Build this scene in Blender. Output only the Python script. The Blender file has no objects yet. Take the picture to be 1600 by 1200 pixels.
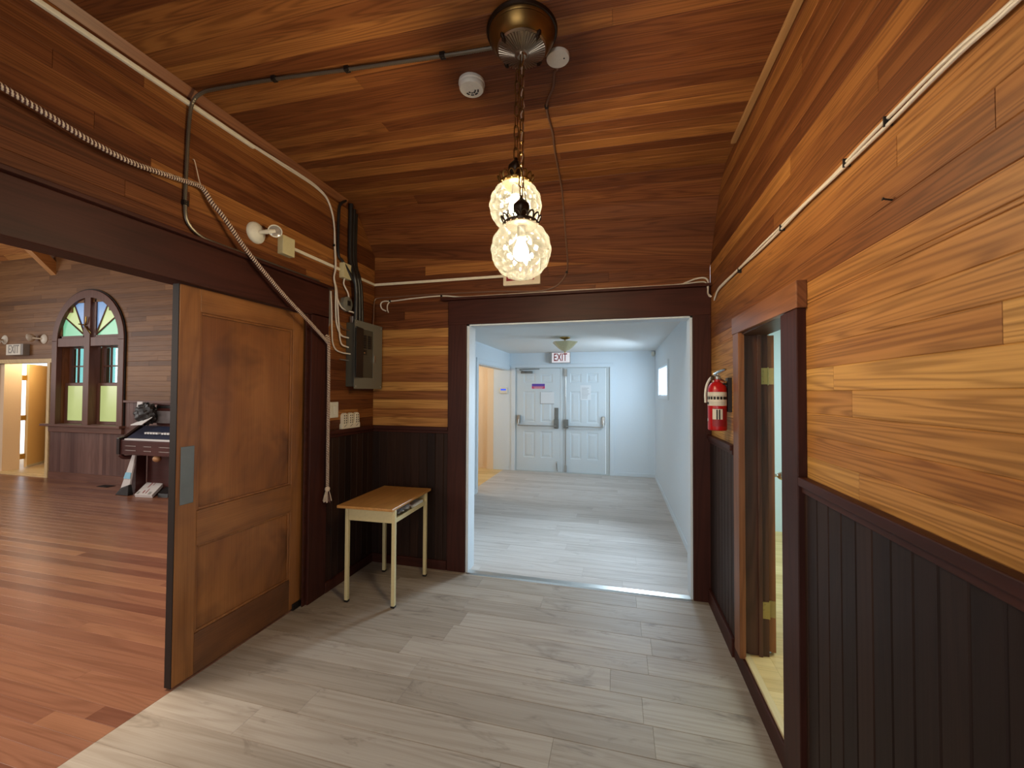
import bpy, math, random
from mathutils import Vector, Matrix
random.seed(7)
PI = math.pi
SC = bpy.context.scene
COL = SC.collection
def V(*a): return Vector(a)
def lin(c):
    c = c / 255.0
    return c / 12.92 if c <= 0.04045 else ((c + 0.055) / 1.055) ** 2.4
def rgb(r, g, b): return (lin(r), lin(g), lin(b), 1.0)

# ------------------------------------------------------------------ materials
def new_mat(name):
    m = bpy.data.materials.new(name); m.use_nodes = True
    nt = m.node_tree; nt.nodes.clear()
    out = nt.nodes.new('ShaderNodeOutputMaterial')
    return m, nt, out
def N(nt, t, **kw):
    n = nt.nodes.new(t)
    for k, v in kw.items():
        if k in n.inputs: n.inputs[k].default_value = v
        else: setattr(n, k, v)
    return n
def math_node(nt, op, a, b=None):
    n = nt.nodes.new('ShaderNodeMath'); n.operation = op
    for i, x in enumerate((a, b)):
        if x is None: continue
        if hasattr(x, 'is_linked'): nt.links.new(x, n.inputs[i])
        else: n.inputs[i].default_value = x
    return n.outputs[0]
def mixc(nt, f, a, b, mode='MIX'):
    n = nt.nodes.new('ShaderNodeMix'); n.data_type = 'RGBA'; n.blend_type = mode
    for idx, x in ((0, f), (6, a), (7, b)):
        if hasattr(x, 'is_linked'): nt.links.new(x, n.inputs[idx])
        else: n.inputs[idx].default_value = x
    return n.outputs[2]
def combine(nt, x, y, z):
    n = nt.nodes.new('ShaderNodeCombineXYZ')
    for i, s in enumerate((x, y, z)):
        if hasattr(s, 'is_linked'): nt.links.new(s, n.inputs[i])
        else: n.inputs[i].default_value = s
    return n.outputs[0]

def plain(name, col, rough=0.5, metal=0.0, bump=0.0, bscale=60.0, var=0.06, emit=None, estr=0.0, spec=0.5):
    """painted / metal / plastic surface with a slight mottled variation"""
    m, nt, out = new_mat(name)
    b = N(nt, 'ShaderNodeBsdfPrincipled', Roughness=rough, Metallic=metal)
    b.inputs['Specular IOR Level'].default_value = spec
    tc = N(nt, 'ShaderNodeTexCoord')
    no = N(nt, 'ShaderNodeTexNoise', Scale=bscale, Detail=3.0)
    nt.links.new(tc.outputs['Object'], no.inputs['Vector'])
    dark = tuple(c * (1 - var * 2) for c in col[:3]) + (1,)
    lite = tuple(min(1, c * (1 + var)) for c in col[:3]) + (1,)
    nt.links.new(mixc(nt, no.outputs['Fac'], dark, lite), b.inputs['Base Color'])
    if bump:
        bp = N(nt, 'ShaderNodeBump', Strength=bump, Distance=0.002)
        nt.links.new(no.outputs['Fac'], bp.inputs['Height'])
        nt.links.new(bp.outputs['Normal'], b.inputs['Normal'])
    if emit:
        b.inputs['Emission Color'].default_value = emit
        b.inputs['Emission Strength'].default_value = estr
    nt.links.new(b.outputs[0], out.inputs[0])
    return m

def wood(name, tones, axis=None, rough=0.45, lines=0.35, fine=0.22, freq=26.0, stain=0.0, stain_col=(0.01, 0.006, 0.004, 1), spec=0.4, across=5.0, along=0.35, knots=0.0):
    """tones: list of (pos, colour). axis None: boards carrying UV (metres along, across) and Rnd (pattern, tone); else 'X','Y','Z' grain axis in object space"""
    m, nt, out = new_mat(name)
    b = N(nt, 'ShaderNodeBsdfPrincipled', Roughness=rough)
    b.inputs['Specular IOR Level'].default_value = spec
    tc = N(nt, 'ShaderNodeTexCoord')
    if axis is None:
        uv = N(nt, 'ShaderNodeUVMap', uv_map='UVMap'); rn = N(nt, 'ShaderNodeUVMap', uv_map='Rnd')
        s = N(nt, 'ShaderNodeSeparateXYZ'); nt.links.new(uv.outputs[0], s.inputs[0])
        r = N(nt, 'ShaderNodeSeparateXYZ'); nt.links.new(rn.outputs[0], r.inputs[0])
        u, v, r1, r2 = s.outputs[0], s.outputs[1], r.outputs[0], r.outputs[1]
        w = math_node(nt, 'MULTIPLY', r1, 31.0)
    else:
        s = N(nt, 'ShaderNodeSeparateXYZ'); nt.links.new(tc.outputs['Object'], s.inputs[0])
        i = 'XYZ'.index(axis); o = [0, 1, 2]; o.remove(i)
        u = s.outputs[i]; v = math_node(nt, 'ADD', s.outputs[o[0]], math_node(nt, 'MULTIPLY', s.outputs[o[1]], 0.83))
        big = N(nt, 'ShaderNodeTexNoise', Scale=1.3, Detail=2.0); nt.links.new(tc.outputs['Object'], big.inputs['Vector'])
        r1, r2, w = 0.37, big.outputs['Fac'], 3.1
    off1 = math_node(nt, 'MULTIPLY', r1, 37.0); off2 = math_node(nt, 'MULTIPLY', r1, 53.0)
    vec = combine(nt, math_node(nt, 'ADD', math_node(nt, 'MULTIPLY', u, along), off1), math_node(nt, 'ADD', math_node(nt, 'MULTIPLY', v, across), off2), w)
    n1 = N(nt, 'ShaderNodeTexNoise', Scale=1.6, Detail=1.5, Distortion=0.35); nt.links.new(vec, n1.inputs['Vector'])
    ring = math_node(nt, 'SINE', math_node(nt, 'MULTIPLY', n1.outputs['Fac'], freq * 3.0))
    ring = math_node(nt, 'MULTIPLY_ADD', ring, 0.5); nt.nodes[-1].inputs[2].default_value = 0.5
    ring = math_node(nt, 'POWER', ring, 1.7)
    vec2 = combine(nt, math_node(nt, 'ADD', math_node(nt, 'MULTIPLY', u, 2.2), off1), math_node(nt, 'ADD', math_node(nt, 'MULTIPLY', v, 150.0), off2), w)
    n2 = N(nt, 'ShaderNodeTexNoise', Scale=1.0, Detail=3.0); nt.links.new(vec2, n2.inputs['Vector'])
    vec3 = combine(nt, math_node(nt, 'ADD', math_node(nt, 'MULTIPLY', u, 1.1), off2), math_node(nt, 'ADD', math_node(nt, 'MULTIPLY', v, 9.0), off1), w)
    n3 = N(nt, 'ShaderNodeTexNoise', Scale=1.0, Detail=2.0); nt.links.new(vec3, n3.inputs['Vector'])
    ramp = N(nt, 'ShaderNodeValToRGB')
    el = ramp.color_ramp.elements
    el[0].position, el[0].color = tones[0]; el[1].position, el[1].color = tones[-1]
    for p, c in tones[1:-1]:
        e = el.new(p); e.color = c
    tone = math_node(nt, 'ADD', r2, math_node(nt, 'MULTIPLY', math_node(nt, 'SUBTRACT', n3.outputs['Fac'], 0.5), 0.35))
    nt.links.new(tone, ramp.inputs['Fac'])
    g = math_node(nt, 'ADD', math_node(nt, 'MULTIPLY', ring, lines), math_node(nt, 'MULTIPLY', math_node(nt, 'SUBTRACT', n2.outputs['Fac'], 0.4), fine * 2))
    g = math_node(nt, 'SUBTRACT', 1.0, g)
    gc = combine(nt, g, math_node(nt, 'POWER', g, 1.15), math_node(nt, 'POWER', g, 1.3))
    col = mixc(nt, 1.0, ramp.outputs[0], gc, 'MULTIPLY')
    if knots:
        vk = combine(nt, math_node(nt, 'ADD', math_node(nt, 'MULTIPLY', u, 2.6), off2), math_node(nt, 'ADD', math_node(nt, 'MULTIPLY', v, 9.0), off1), w)
        nk = N(nt, 'ShaderNodeTexNoise', Scale=1.0, Detail=4.0, Roughness=0.7, Distortion=0.8); nt.links.new(vk, nk.inputs['Vector'])
        kr = N(nt, 'ShaderNodeMapRange'); kr.inputs[1].default_value = 0.56; kr.inputs[2].default_value = 0.78
        nt.links.new(nk.outputs['Fac'], kr.inputs[0])
        col = mixc(nt, math_node(nt, 'MULTIPLY', kr.outputs[0], knots), col, stain_col)
    if stain:
        ns = N(nt, 'ShaderNodeTexNoise', Scale=2.6, Detail=3.0, Roughness=0.6, Distortion=0.4); nt.links.new(tc.outputs['Object'], ns.inputs['Vector'])
        mr = N(nt, 'ShaderNodeMapRange'); mr.inputs[1].default_value = 0.45; mr.inputs[2].default_value = 0.75
        nt.links.new(ns.outputs['Fac'], mr.inputs[0])
        col = mixc(nt, math_node(nt, 'MULTIPLY', mr.outputs[0], stain), col, stain_col)
    nt.links.new(col, b.inputs['Base Color'])
    bp = N(nt, 'ShaderNodeBump', Strength=0.12, Distance=0.001)
    nt.links.new(n2.outputs['Fac'], bp.inputs['Height']); nt.links.new(bp.outputs['Normal'], b.inputs['Normal'])
    nt.links.new(b.outputs[0], out.inputs[0])
    return m

def emissive(name, col, s):
    m, nt, out = new_mat(name)
    e = N(nt, 'ShaderNodeEmission', Color=col, Strength=s)
    nt.links.new(e.outputs[0], out.inputs[0])
    return m
def thin_glass(name, tint=(0.95, 0.97, 1, 1), clear=0.86):
    m, nt, out = new_mat(name)
    t = N(nt, 'ShaderNodeBsdfTransparent', Color=tint); g = N(nt, 'ShaderNodeBsdfGlossy', Roughness=0.05)
    mx = N(nt, 'ShaderNodeMixShader'); mx.inputs[0].default_value = 1 - clear
    nt.links.new(t.outputs[0], mx.inputs[1]); nt.links.new(g.outputs[0], mx.inputs[2]); nt.links.new(mx.outputs[0], out.inputs[0])
    return m
def lit_glass(name, col, s):
    """coloured obscure glass with daylight behind it"""
    m, nt, out = new_mat(name)
    b = N(nt, 'ShaderNodeBsdfPrincipled', Roughness=0.25)
    b.inputs['Base Color'].default_value = tuple(c * 0.5 for c in col[:3]) + (1,)
    tc = N(nt, 'ShaderNodeTexCoord'); no = N(nt, 'ShaderNodeTexNoise', Scale=3.0, Detail=2.0); nt.links.new(tc.outputs['Object'], no.inputs['Vector'])
    nt.links.new(mixc(nt, no.outputs['Fac'], tuple(c * 0.75 for c in col[:3]) + (1,), col), b.inputs['Emission Color'])
    b.inputs['Emission Strength'].default_value = s
    nt.links.new(b.outputs[0], out.inputs[0])
    return m
def globe_glass(name):
    """clear pressed glass: see-through, with bright grooves and dimmer diamonds painted into the translucent colour (UV u holds the height of the relief)"""
    m, nt, out = new_mat(name)
    tr = N(nt, 'ShaderNodeBsdfTransparent', Color=(0.97, 0.96, 0.92, 1))
    tl = N(nt, 'ShaderNodeBsdfTranslucent')
    gl = N(nt, 'ShaderNodeBsdfGlossy', Roughness=0.08)
    lw = N(nt, 'ShaderNodeLayerWeight', Blend=0.4)
    uv = N(nt, 'ShaderNodeUVMap', uv_map='Relief'); s = N(nt, 'ShaderNodeSeparateXYZ'); nt.links.new(uv.outputs[0], s.inputs[0])
    tc = N(nt, 'ShaderNodeTexCoord'); no = N(nt, 'ShaderNodeTexNoise', Scale=70.0, Detail=3.0, Roughness=0.7); nt.links.new(tc.outputs['Object'], no.inputs['Vector'])
    h = math_node(nt, 'ADD', math_node(nt, 'MULTIPLY', s.outputs[0], 0.8), math_node(nt, 'MULTIPLY', math_node(nt, 'SUBTRACT', no.outputs['Fac'], 0.5), 0.55))
    rp = N(nt, 'ShaderNodeValToRGB'); nt.links.new(h, rp.inputs['Fac'])
    e = rp.color_ramp.elements
    e[0].position, e[0].color = 0.12, (0.040, 0.041, 0.040, 1); e[1].position, e[1].color = 0.85, (0.0195, 0.0195, 0.0175, 1)  # glowing outlines of the relief are painted into this colour
    k = e.new(0.34); k.color = (0.0092, 0.0091, 0.0076, 1)
    nt.links.new(rp.outputs[0], tl.inputs['Color'])
    m1 = N(nt, 'ShaderNodeMixShader'); nt.links.new(math_node(nt, 'MULTIPLY_ADD', lw.outputs['Facing'], 0.42), m1.inputs[0]); nt.nodes[-1].inputs[2].default_value = 0.50
    nt.links.new(tr.outputs[0], m1.inputs[1]); nt.links.new(tl.outputs[0], m1.inputs[2])
    m2 = N(nt, 'ShaderNodeMixShader'); m2.inputs[0].default_value = 0.05
    nt.links.new(m1.outputs[0], m2.inputs[1]); nt.links.new(gl.outputs[0], m2.inputs[2]); nt.links.new(m2.outputs[0], out.inputs[0])
    return m

M = {}
fir = [(0.0, rgb(76, 39, 20)), (0.3, rgb(114, 65, 33)), (0.6, rgb(165, 109, 56)), (1.0, rgb(204, 155, 86))]
M['fir'] = wood('fir_boards', fir, None, 0.52, 0.34, 0.26, 24, spec=.24, across=10.0, along=0.42)
M['firsanct'] = wood('sanctuary_boards', [(0, rgb(96, 65, 38)), (0.5, rgb(126, 90, 55)), (1, rgb(150, 112, 72))], None, 0.5, 0.16, 0.2, 18)
M['panelsanct'] = wood('sanctuary_wainscot_boards', [(0, rgb(88, 62, 58)), (1, rgb(126, 96, 88))], None, 0.45, 0.14, 0.2, 18)
M['wains'] = wood('dark_wainscot', [(0, rgb(32, 20, 15)), (1, rgb(54, 35, 26))], None, 0.5, 0.2, 0.25, 20, spec=.2)
trim_t = [(0.2, rgb(50, 22, 15)), (0.8, rgb(74, 36, 25))]
for ax in 'XYZ':
    M['trim' + ax] = wood('dark_trim_' + ax, trim_t, ax, 0.5, 0.22, 0.25, 22, spec=.22)
    M['case' + ax] = wood('brown_casing_' + ax, [(0.2, rgb(110, 66, 40)), (0.8, rgb(150, 97, 58))], ax, 0.4, 0.22, 0.25, 22)
    M['strim' + ax] = wood('sanctuary_trim_' + ax, [(0.2, rgb(92, 60, 50)), (0.8, rgb(124, 86, 72))], ax, 0.45, 0.15, 0.2, 22)
    M['door' + ax] = wood('door_wood_' + ax, [(0.25, rgb(128, 80, 40)), (0.75, rgb(164, 108, 58))], ax, 0.42, 0.16, 0.25, 22, stain=0.45, stain_col=rgb(64, 34, 20), across=3.0)
M['jamb'] = wood('dark_jamb_wood', [(0.2, rgb(70, 42, 30)), (0.8, rgb(98, 62, 44))], 'Z', 0.42, 0.3, 0.25, 22)
M['doorpanel'] = wood('door_panel_wood', [(0.25, rgb(126, 76, 38)), (0.75, rgb(168, 110, 58))], 'Z', 0.42, 0.12, 0.2, 16, stain=0.9, stain_col=rgb(58, 32, 20), across=2.0)
M['doorworn'] = wood('door_bottom_rail_wood', [(0.25, rgb(96, 58, 32)), (0.75, rgb(132, 84, 46))], 'Y', 0.5, 0.14, 0.25, 16, stain=0.6, stain_col=rgb(52, 36, 28), across=2.0)
M['lam'] = wood('grey_laminate', [(0, rgb(140, 127, 112)), (0.5, rgb(165, 152, 136)), (1, rgb(184, 172, 157))], None, 0.55, 0.13, 0.16, 16, knots=0.85, stain_col=rgb(92, 78, 66), across=6.0, spec=.3)
M['lamhall'] = wood('grey_laminate_hall', [(0, rgb(182, 174, 166)), (0.5, rgb(198, 191, 184)), (1, rgb(206, 200, 194))], None, 0.55, 0.12, 0.15, 16, knots=0.5, stain_col=rgb(134, 124, 116), across=6.0, spec=.35)
M['redfloor'] = wood('red_fir_floor', [(0, rgb(112, 70, 54)), (0.5, rgb(136, 92, 70)), (1, rgb(158, 112, 82))], None, 0.30, 0.16, 0.2, 20, spec=0.4)
M['palefloor'] = wood('pale_birch_floor', [(0, rgb(206, 172, 112)), (1, rgb(226, 196, 138))], None, 0.4, 0.1, 0.1, 16)
M['palewood'] = wood('pale_strip_wood', [(0.2, rgb(204, 178, 128)), (0.8, rgb(224, 202, 156))], 'Y', 0.5, 0.1, 0.1, 16)
M['batten'] = wood('tan_batten', [(0.2, rgb(150, 108, 66)), (0.8, rgb(176, 134, 88))], 'Y', 0.55, 0.1, 0.15, 16)
def dotted(name, a, c, freq):
    m, nt, out = new_mat(name); b = N(nt, 'ShaderNodeBsdfPrincipled', Roughness=.5)
    tc = N(nt, 'ShaderNodeTexCoord'); s = N(nt, 'ShaderNodeSeparateXYZ'); nt.links.new(tc.outputs['Object'], s.inputs[0])
    f = math_node(nt, 'GREATER_THAN', math_node(nt, 'SINE', math_node(nt, 'MULTIPLY', s.outputs[0], freq)), 0.0)
    nt.links.new(mixc(nt, f, a, c), b.inputs['Base Color']); nt.links.new(b.outputs[0], out.inputs[0]); return m
M['dots'] = dotted('dotted_label_strip', rgb(72, 42, 40), rgb(196, 190, 186), 2 * PI / .028)
M['beam'] = wood('pine_beam', [(0.2, rgb(170, 116, 62)), (0.8, rgb(196, 146, 88))], 'Y', 0.55, 0.15, 0.15, 16)
M['desktop'] = wood('desk_laminate', [(0.2, rgb(176, 122, 62)), (0.8, rgb(196, 146, 84))], 'Y', 0.3, 0.14, 0.14, 22)
M['organ'] = wood('organ_wood', [(0.2, rgb(62, 34, 32)), (0.8, rgb(92, 54, 50))], 'X', 0.35, 0.15, 0.2, 20)
M['organdk'] = plain('ebonised_wood', rgb(34, 22, 22), 0.35)
M['white'] = plain('white_wall_paint', rgb(214, 224, 230), 0.6, var=0.02)
M['whitedoor'] = plain('white_door_paint', rgb(206, 216, 220), 0.45, var=0.02)
M['palegrey'] = plain('pale_grey_jamb', rgb(188, 196, 196), 0.5, var=0.02)
M['ceilw'] = plain('white_ceiling_paint', rgb(222, 224, 222), 0.8, bump=0.2, var=0.02)
M['mint'] = plain('mint_wall_paint', rgb(206, 222, 228), 0.6, var=0.02)
M['peach'] = plain('peach_wall_paint', rgb(232, 208, 176), 0.6, var=0.02)
M['cream'] = plain('cream_wall_paint', rgb(234, 206, 150), 0.6, var=0.02)
M['beige'] = plain('beige_plastic', rgb(204, 194, 150), 0.45)
M['ivory'] = plain('ivory_plastic', rgb(226, 218, 196), 0.45)
M['plate'] = plain('white_plastic', rgb(222, 220, 206), 0.45)
M['wire'] = plain('white_cable_sheath', rgb(214, 204, 190), 0.5)
M['wiregrey'] = plain('grey_cable_sheath', rgb(120, 116, 112), 0.5)
M['black'] = plain('black_plastic', rgb(22, 20, 20), 0.45)
M['blackpipe'] = plain('black_cable_sheath', rgb(26, 24, 22), 0.4)
M['brownwire'] = plain('brown_cable_sheath', rgb(108, 78, 60), 0.45)
M['panelgrey'] = plain('grey_enamel', rgb(112, 110, 98), 0.4, var=0.04)
M['paneldark'] = plain('dark_grey_enamel', rgb(70, 68, 58), 0.45, var=0.04)
M['steel'] = plain('brushed_steel', rgb(176, 176, 172), 0.32, 0.9)
M['greysteel'] = plain('worn_grey_steel', rgb(120, 122, 118), 0.45, 0.5, var=0.1, bscale=14)
M['flex'] = plain('armoured_cable_metal', rgb(120, 112, 98), 0.4, 0.8)
M['chrome'] = plain('chrome', rgb(214, 214, 210), 0.15, 1.0)
M['brass'] = plain('brass', rgb(178, 142, 72), 0.3, 0.95)
M['hinge'] = plain('dull_brass', rgb(176, 156, 96), 0.4, 0.7)
M['bronze'] = plain('antique_bronze', rgb(60, 48, 38), 0.4, 0.85)
M['disc'] = plain('worn_bronze', rgb(156, 140, 122), 0.3, 0.9, var=0.12, bscale=30)
M['brassdk'] = plain('aged_brass', rgb(128, 98, 52), 0.34, 0.9, var=0.15, bscale=20)
M['creampaint'] = plain('cream_metal_paint', rgb(206, 190, 142), 0.45)
M['red'] = plain('red_enamel', rgb(176, 18, 22), 0.3)
M['paper'] = plain('white_paper', rgb(222, 226, 228), 0.7, var=0.01)
M['papergrey'] = plain('grey_print', rgb(150, 150, 146), 0.7)
M['label'] = plain('cream_label', rgb(214, 208, 192), 0.5)
M['ink'] = plain('black_ink', rgb(24, 22, 22), 0.6)
M['redink'] = plain('red_ink', rgb(138, 20, 28), 0.5)
M['purple'] = plain('purple_print', rgb(98, 74, 168), 0.5)
M['pink'] = plain('pink_print', rgb(204, 62, 110), 0.5)
M['signface'] = plain('exit_sign_face', rgb(238, 226, 226), 0.4, emit=(1, .93, .93, 1), estr=.25)
M['signcream'] = plain('cream_sign_face', rgb(226, 212, 184), 0.45)
M['bag'] = plain('clear_plastic_wrap', rgb(170, 172, 176), 0.2, var=0.2, bscale=30)
M['bluelcd'] = emissive('blue_display', (0.05, 0.12, 0.9, 1), 1.2)
M['rope1'] = plain('cream_cotton', rgb(214, 194, 170), 0.8)
M['rope2'] = plain('maroon_cotton', rgb(74, 38, 34), 0.8)
M['bulb'] = emissive('bulb_glow', (1.0, 0.81, 0.53, 1), 1150.0)
M['globe'] = globe_glass('diamond_relief_glass')
M['lens'] = plain('lamp_lens', rgb(206, 204, 196), 0.12, 0.6, var=0.15, bscale=60)
M['clear'] = thin_glass('clear_glass')
M['bowl'] = plain('champagne_glass', rgb(206, 200, 160), 0.15, 0.0, var=0.1)
M['gblue'] = lit_glass('blue_glass', rgb(120, 158, 204), 0.9)
M['gyel'] = lit_glass('yellow_green_glass', rgb(186, 206, 138), 0.9)
M['ggrn'] = lit_glass('green_glass', rgb(126, 200, 158), 0.9)
M['gfrost'] = lit_glass('yellow_green_frosted_glass', rgb(186, 200, 132), 0.85)
M['gteal'] = lit_glass('teal_glass', rgb(150, 232, 226), 1.3)
M['grey_desk'] = plain('grey_music_desk', rgb(104, 100, 102), 0.5)
M['keyblue'] = plain('dark_blue_felt', rgb(34, 42, 66), 0.6)
M['carton'] = plain('white_carton', rgb(206, 204, 204), 0.6)
M['lightblue'] = plain('light_blue_print', rgb(140, 200, 230), 0.6)
M['tan'] = plain('tan_wood_knob', rgb(176, 132, 92), 0.5)
M['rust'] = plain('dark_iron', rgb(40, 34, 30), 0.5, 0.6)

# ------------------------------------------------------------------ builders
class B:
    def __init__(s): s.v = []; s.f = []; s.uv = {}; s.sm = set()
    def add(s, verts, faces, smooth=False, uv=None):
        k = len(s.v); s.v += [Vector(p) for p in verts]
        for i, f in enumerate(faces):
            if smooth: s.sm.add(len(s.f))
            if uv: s.uv[len(s.f)] = uv[i]
            s.f.append([k + j for j in f])
        return s
    def box(s, x0, x1, y0, y1, z0, z1):
        x0, x1 = min(x0, x1), max(x0, x1); y0, y1 = min(y0, y1), max(y0, y1); z0, z1 = min(z0, z1), max(z0, z1)
        p = [(x0, y0, z0), (x1, y0, z0), (x1, y1, z0), (x0, y1, z0), (x0, y0, z1), (x1, y0, z1), (x1, y1, z1), (x0, y1, z1)]
        return s.add(p, [(0, 3, 2, 1), (4, 5, 6, 7), (0, 1, 5, 4), (1, 2, 6, 5), (2, 3, 7, 6), (3, 0, 4, 7)])
    def hexa(s, p):
        return s.add(p, [(0, 3, 2, 1), (4, 5, 6, 7), (0, 1, 5, 4), (1, 2, 6, 5), (2, 3, 7, 6), (3, 0, 4, 7)])
    def prism(s, poly, d):
        """poly: 3D points of one end, d: extrusion vector"""
        n = len(poly); d = Vector(d); a = [Vector(p) for p in poly]
        f = [tuple(range(n))[::-1], tuple(range(n, 2 * n))] + [(i, (i + 1) % n, n + (i + 1) % n, n + i) for i in range(n)]
        return s.add(a + [p + d for p in a], f)
    def tube(s, path, r, n=8, closed=False):
        path = [Vector(p) for p in path]; m = len(path)
        rr = r if isinstance(r, (list, tuple)) else [r] * m
        verts = []; prev = None
        for i, p in enumerate(path):
            if closed: t = path[(i + 1) % m] - path[i - 1]
            else: t = path[min(i + 1, m - 1)] - path[max(i - 1, 0)]
            t.normalize()
            if prev is None:
                a = Vector((0, 0, 1)) if abs(t.z) < 0.9 else Vector((1, 0, 0))
                u = t.cross(a).normalized()
            else:
                u = (prev - t * prev.dot(t))
                u = u.normalized() if u.length > 1e-6 else t.orthogonal().normalized()
            prev = u; w = t.cross(u)
            verts += [p + (u * math.cos(2 * PI * k / n) + w * math.sin(2 * PI * k / n)) * rr[i] for k in range(n)]
        f = []
        for i in range(m if closed else m - 1):
            j = (i + 1) % m
            f += [(i * n + k, i * n + (k + 1) % n, j * n + (k + 1) % n, j * n + k) for k in range(n)]
        s.add(verts, f, True)
        if not closed:
            k0 = len(s.v) - m * n
            s.f.append([k0 + k for k in range(n)][::-1]); s.f.append([k0 + (m - 1) * n + k for k in range(n)])
        return s
    def lathe(s, prof, c=(0, 0, 0), axis=(0, 0, 1), n=32, mod=None):
        """prof: list of (radius, height along axis)"""
        ax = Vector(axis).normalized(); u = ax.orthogonal().normalized(); w = ax.cross(u); c = Vector(c)
        verts = []
        for r, h in prof:
            for k in range(n):
                a = 2 * PI * k / n
                q = r * (mod(a, h) if mod else 1)
                verts.append(c + ax * h + (u * math.cos(a) + w * math.sin(a)) * q)
        f = []
        for i in range(len(prof) - 1):
            f += [(i * n + k, i * n + (k + 1) % n, (i + 1) * n + (k + 1) % n, (i + 1) * n + k) for k in range(n)]
        s.add(verts, f, True)
        k0 = len(s.v) - len(verts)
        if prof[0][0] > 1e-5: s.f.append([k0 + k for k in range(n)][::-1])
        if prof[-1][0] > 1e-5: s.f.append([k0 + (len(prof) - 1) * n + k for k in range(n)])
        return s
    def ball(s, c, r, n=20, m=12, sc=(1, 1, 1), fn=None):
        verts = []; c = Vector(c)
        for i in range(m + 1):
            ph = PI * i / m
            for k in range(n):
                th = 2 * PI * k / n
                q = r * (fn(th, ph) if fn else 1)
                verts.append(c + Vector((math.sin(ph) * math.cos(th) * q * sc[0], math.sin(ph) * math.sin(th) * q * sc[1], math.cos(ph) * q * sc[2])))
        f = [(i * n + k, (i + 1) * n + k, (i + 1) * n + (k + 1) % n, i * n + (k + 1) % n) for i in range(m) for k in range(n)]
        return s.add(verts, f, True)
    def board(s, c, nrm, t, ch, L, W, r1, r2, u0=0.0):
        """one board: front corners c = [u0v0, u1v0, u1v1, u0v1], nrm to the room, thickness t, chamfer ch"""
        c = [Vector(p) for p in c]; nrm = Vector(nrm).normalized()
        eu = (c[1] - c[0]).normalized(); ev = (c[3] - c[0]).normalized()
        cu = min(ch * 0.5, (c[1] - c[0]).length * .2); cv = min(ch, (c[3] - c[0]).length * .3)
        top = [c[0] + eu * cu + ev * cv, c[1] - eu * cu + ev * cv, c[2] - eu * cu - ev * cv, c[3] + eu * cu - ev * cv]
        mid = [p - nrm * ch for p in c]; bot = [p - nrm * t for p in c]
        verts = top + mid + bot
        faces = [(0, 1, 2, 3)] + [(4 + i, 4 + (i + 1) % 4, (i + 1) % 4, i) for i in range(4)] + [(8 + i, 8 + (i + 1) % 4, 4 + (i + 1) % 4, 4 + i) for i in range(4)] + [(11, 10, 9, 8)]
        if eu.cross(ev).dot(nrm) < 0: faces = [f[::-1] for f in faces]
        uvp = [(u0, 0), (u0 + L, 0), (u0 + L, W), (u0, W)]
        uv = [[(uvp[i % 4], (r1, r2)) for i in f] for f in faces]
        return s.add(verts, faces, False, uv)
    def xf(s, mat):
        s.v = [mat @ p for p in s.v]; return s

def mesh(name, b, mat, parent=None, bevel=0.0, seg=2, origin='base'):
    me = bpy.data.meshes.new(name)
    xs = [p.x for p in b.v]; ys = [p.y for p in b.v]; zs = [p.z for p in b.v]
    org = Vector(((min(xs) + max(xs)) / 2, (min(ys) + max(ys)) / 2, min(zs)))
    me.from_pydata([tuple(p - org) for p in b.v], [], b.f)
    if b.uv:
        l1 = me.uv_layers.new(name='UVMap'); l2 = me.uv_layers.new(name='Rnd')
        for p in me.polygons:
            d = b.uv.get(p.index)
            if d:
                for li, (a, r) in zip(p.loop_indices, d):
                    l1.data[li].uv = a; l2.data[li].uv = r
    for i in b.sm: me.polygons[i].use_smooth = True
    if b.sm: me.set_sharp_from_angle(angle=.72)
    me.materials.append(mat)
    o = bpy.data.objects.new(name, me); COL.objects.link(o)
    o.location = org
    if parent is not None:
        o.parent = parent; o.location = org - world_loc(parent)
    if bevel:
        md = o.modifiers.new('edge', 'BEVEL'); md.width = bevel; md.segments = seg; md.limit_method = 'ANGLE'; md.angle_limit = math.radians(40)
    return o
def world_loc(o):
    p = Vector(o.location)
    while o.parent is not None:
        o = o.parent; p += Vector(o.location)
    return p
def tag(o, label, cat, group=None, kind=None):
    o['label'] = label; o['category'] = cat
    if group: o['group'] = group
    if kind: o['kind'] = kind
    return o
def thing(name, loc, label, cat, group=None, kind=None):
    o = bpy.data.objects.new(name, None); COL.objects.link(o); o.location = loc; o.empty_display_size = 0.05
    return tag(o, label, cat, group, kind)
def struct(name, b, mat, label, cat, bevel=0.0):
    return tag(mesh(name, b, mat, bevel=bevel), label, cat, None, 'structure')
def one(name, b, mat, label, cat, group=None, bevel=0.0):
    return tag(mesh(name, b, mat, bevel=bevel), label, cat, group)

def smooth(pts, k=6):
    p = [Vector(q) for q in pts]
    if len(p) < 3: return p
    q = [p[0] * 2 - p[1]] + p + [p[-1] * 2 - p[-2]]; out = []
    for i in range(1, len(q) - 2):
        a, b_, c, d = q[i - 1], q[i], q[i + 1], q[i + 2]
        for j in range(k):
            t = j / k
            out.append(0.5 * ((2 * b_) + (c - a) * t + (2 * a - 5 * b_ + 4 * c - d) * t * t + (3 * b_ - a - 3 * c + d) * t ** 3))
    out.append(p[-1]); return out
def resample(p, step):
    out = [p[0]]; acc = 0
    for a, b_ in zip(p, p[1:]):
        L = (b_ - a).length; d = step - acc
        while d <= L:
            out.append(a + (b_ - a) * (d / L)); d += step
        acc = (acc + L) % step
    return out

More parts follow.
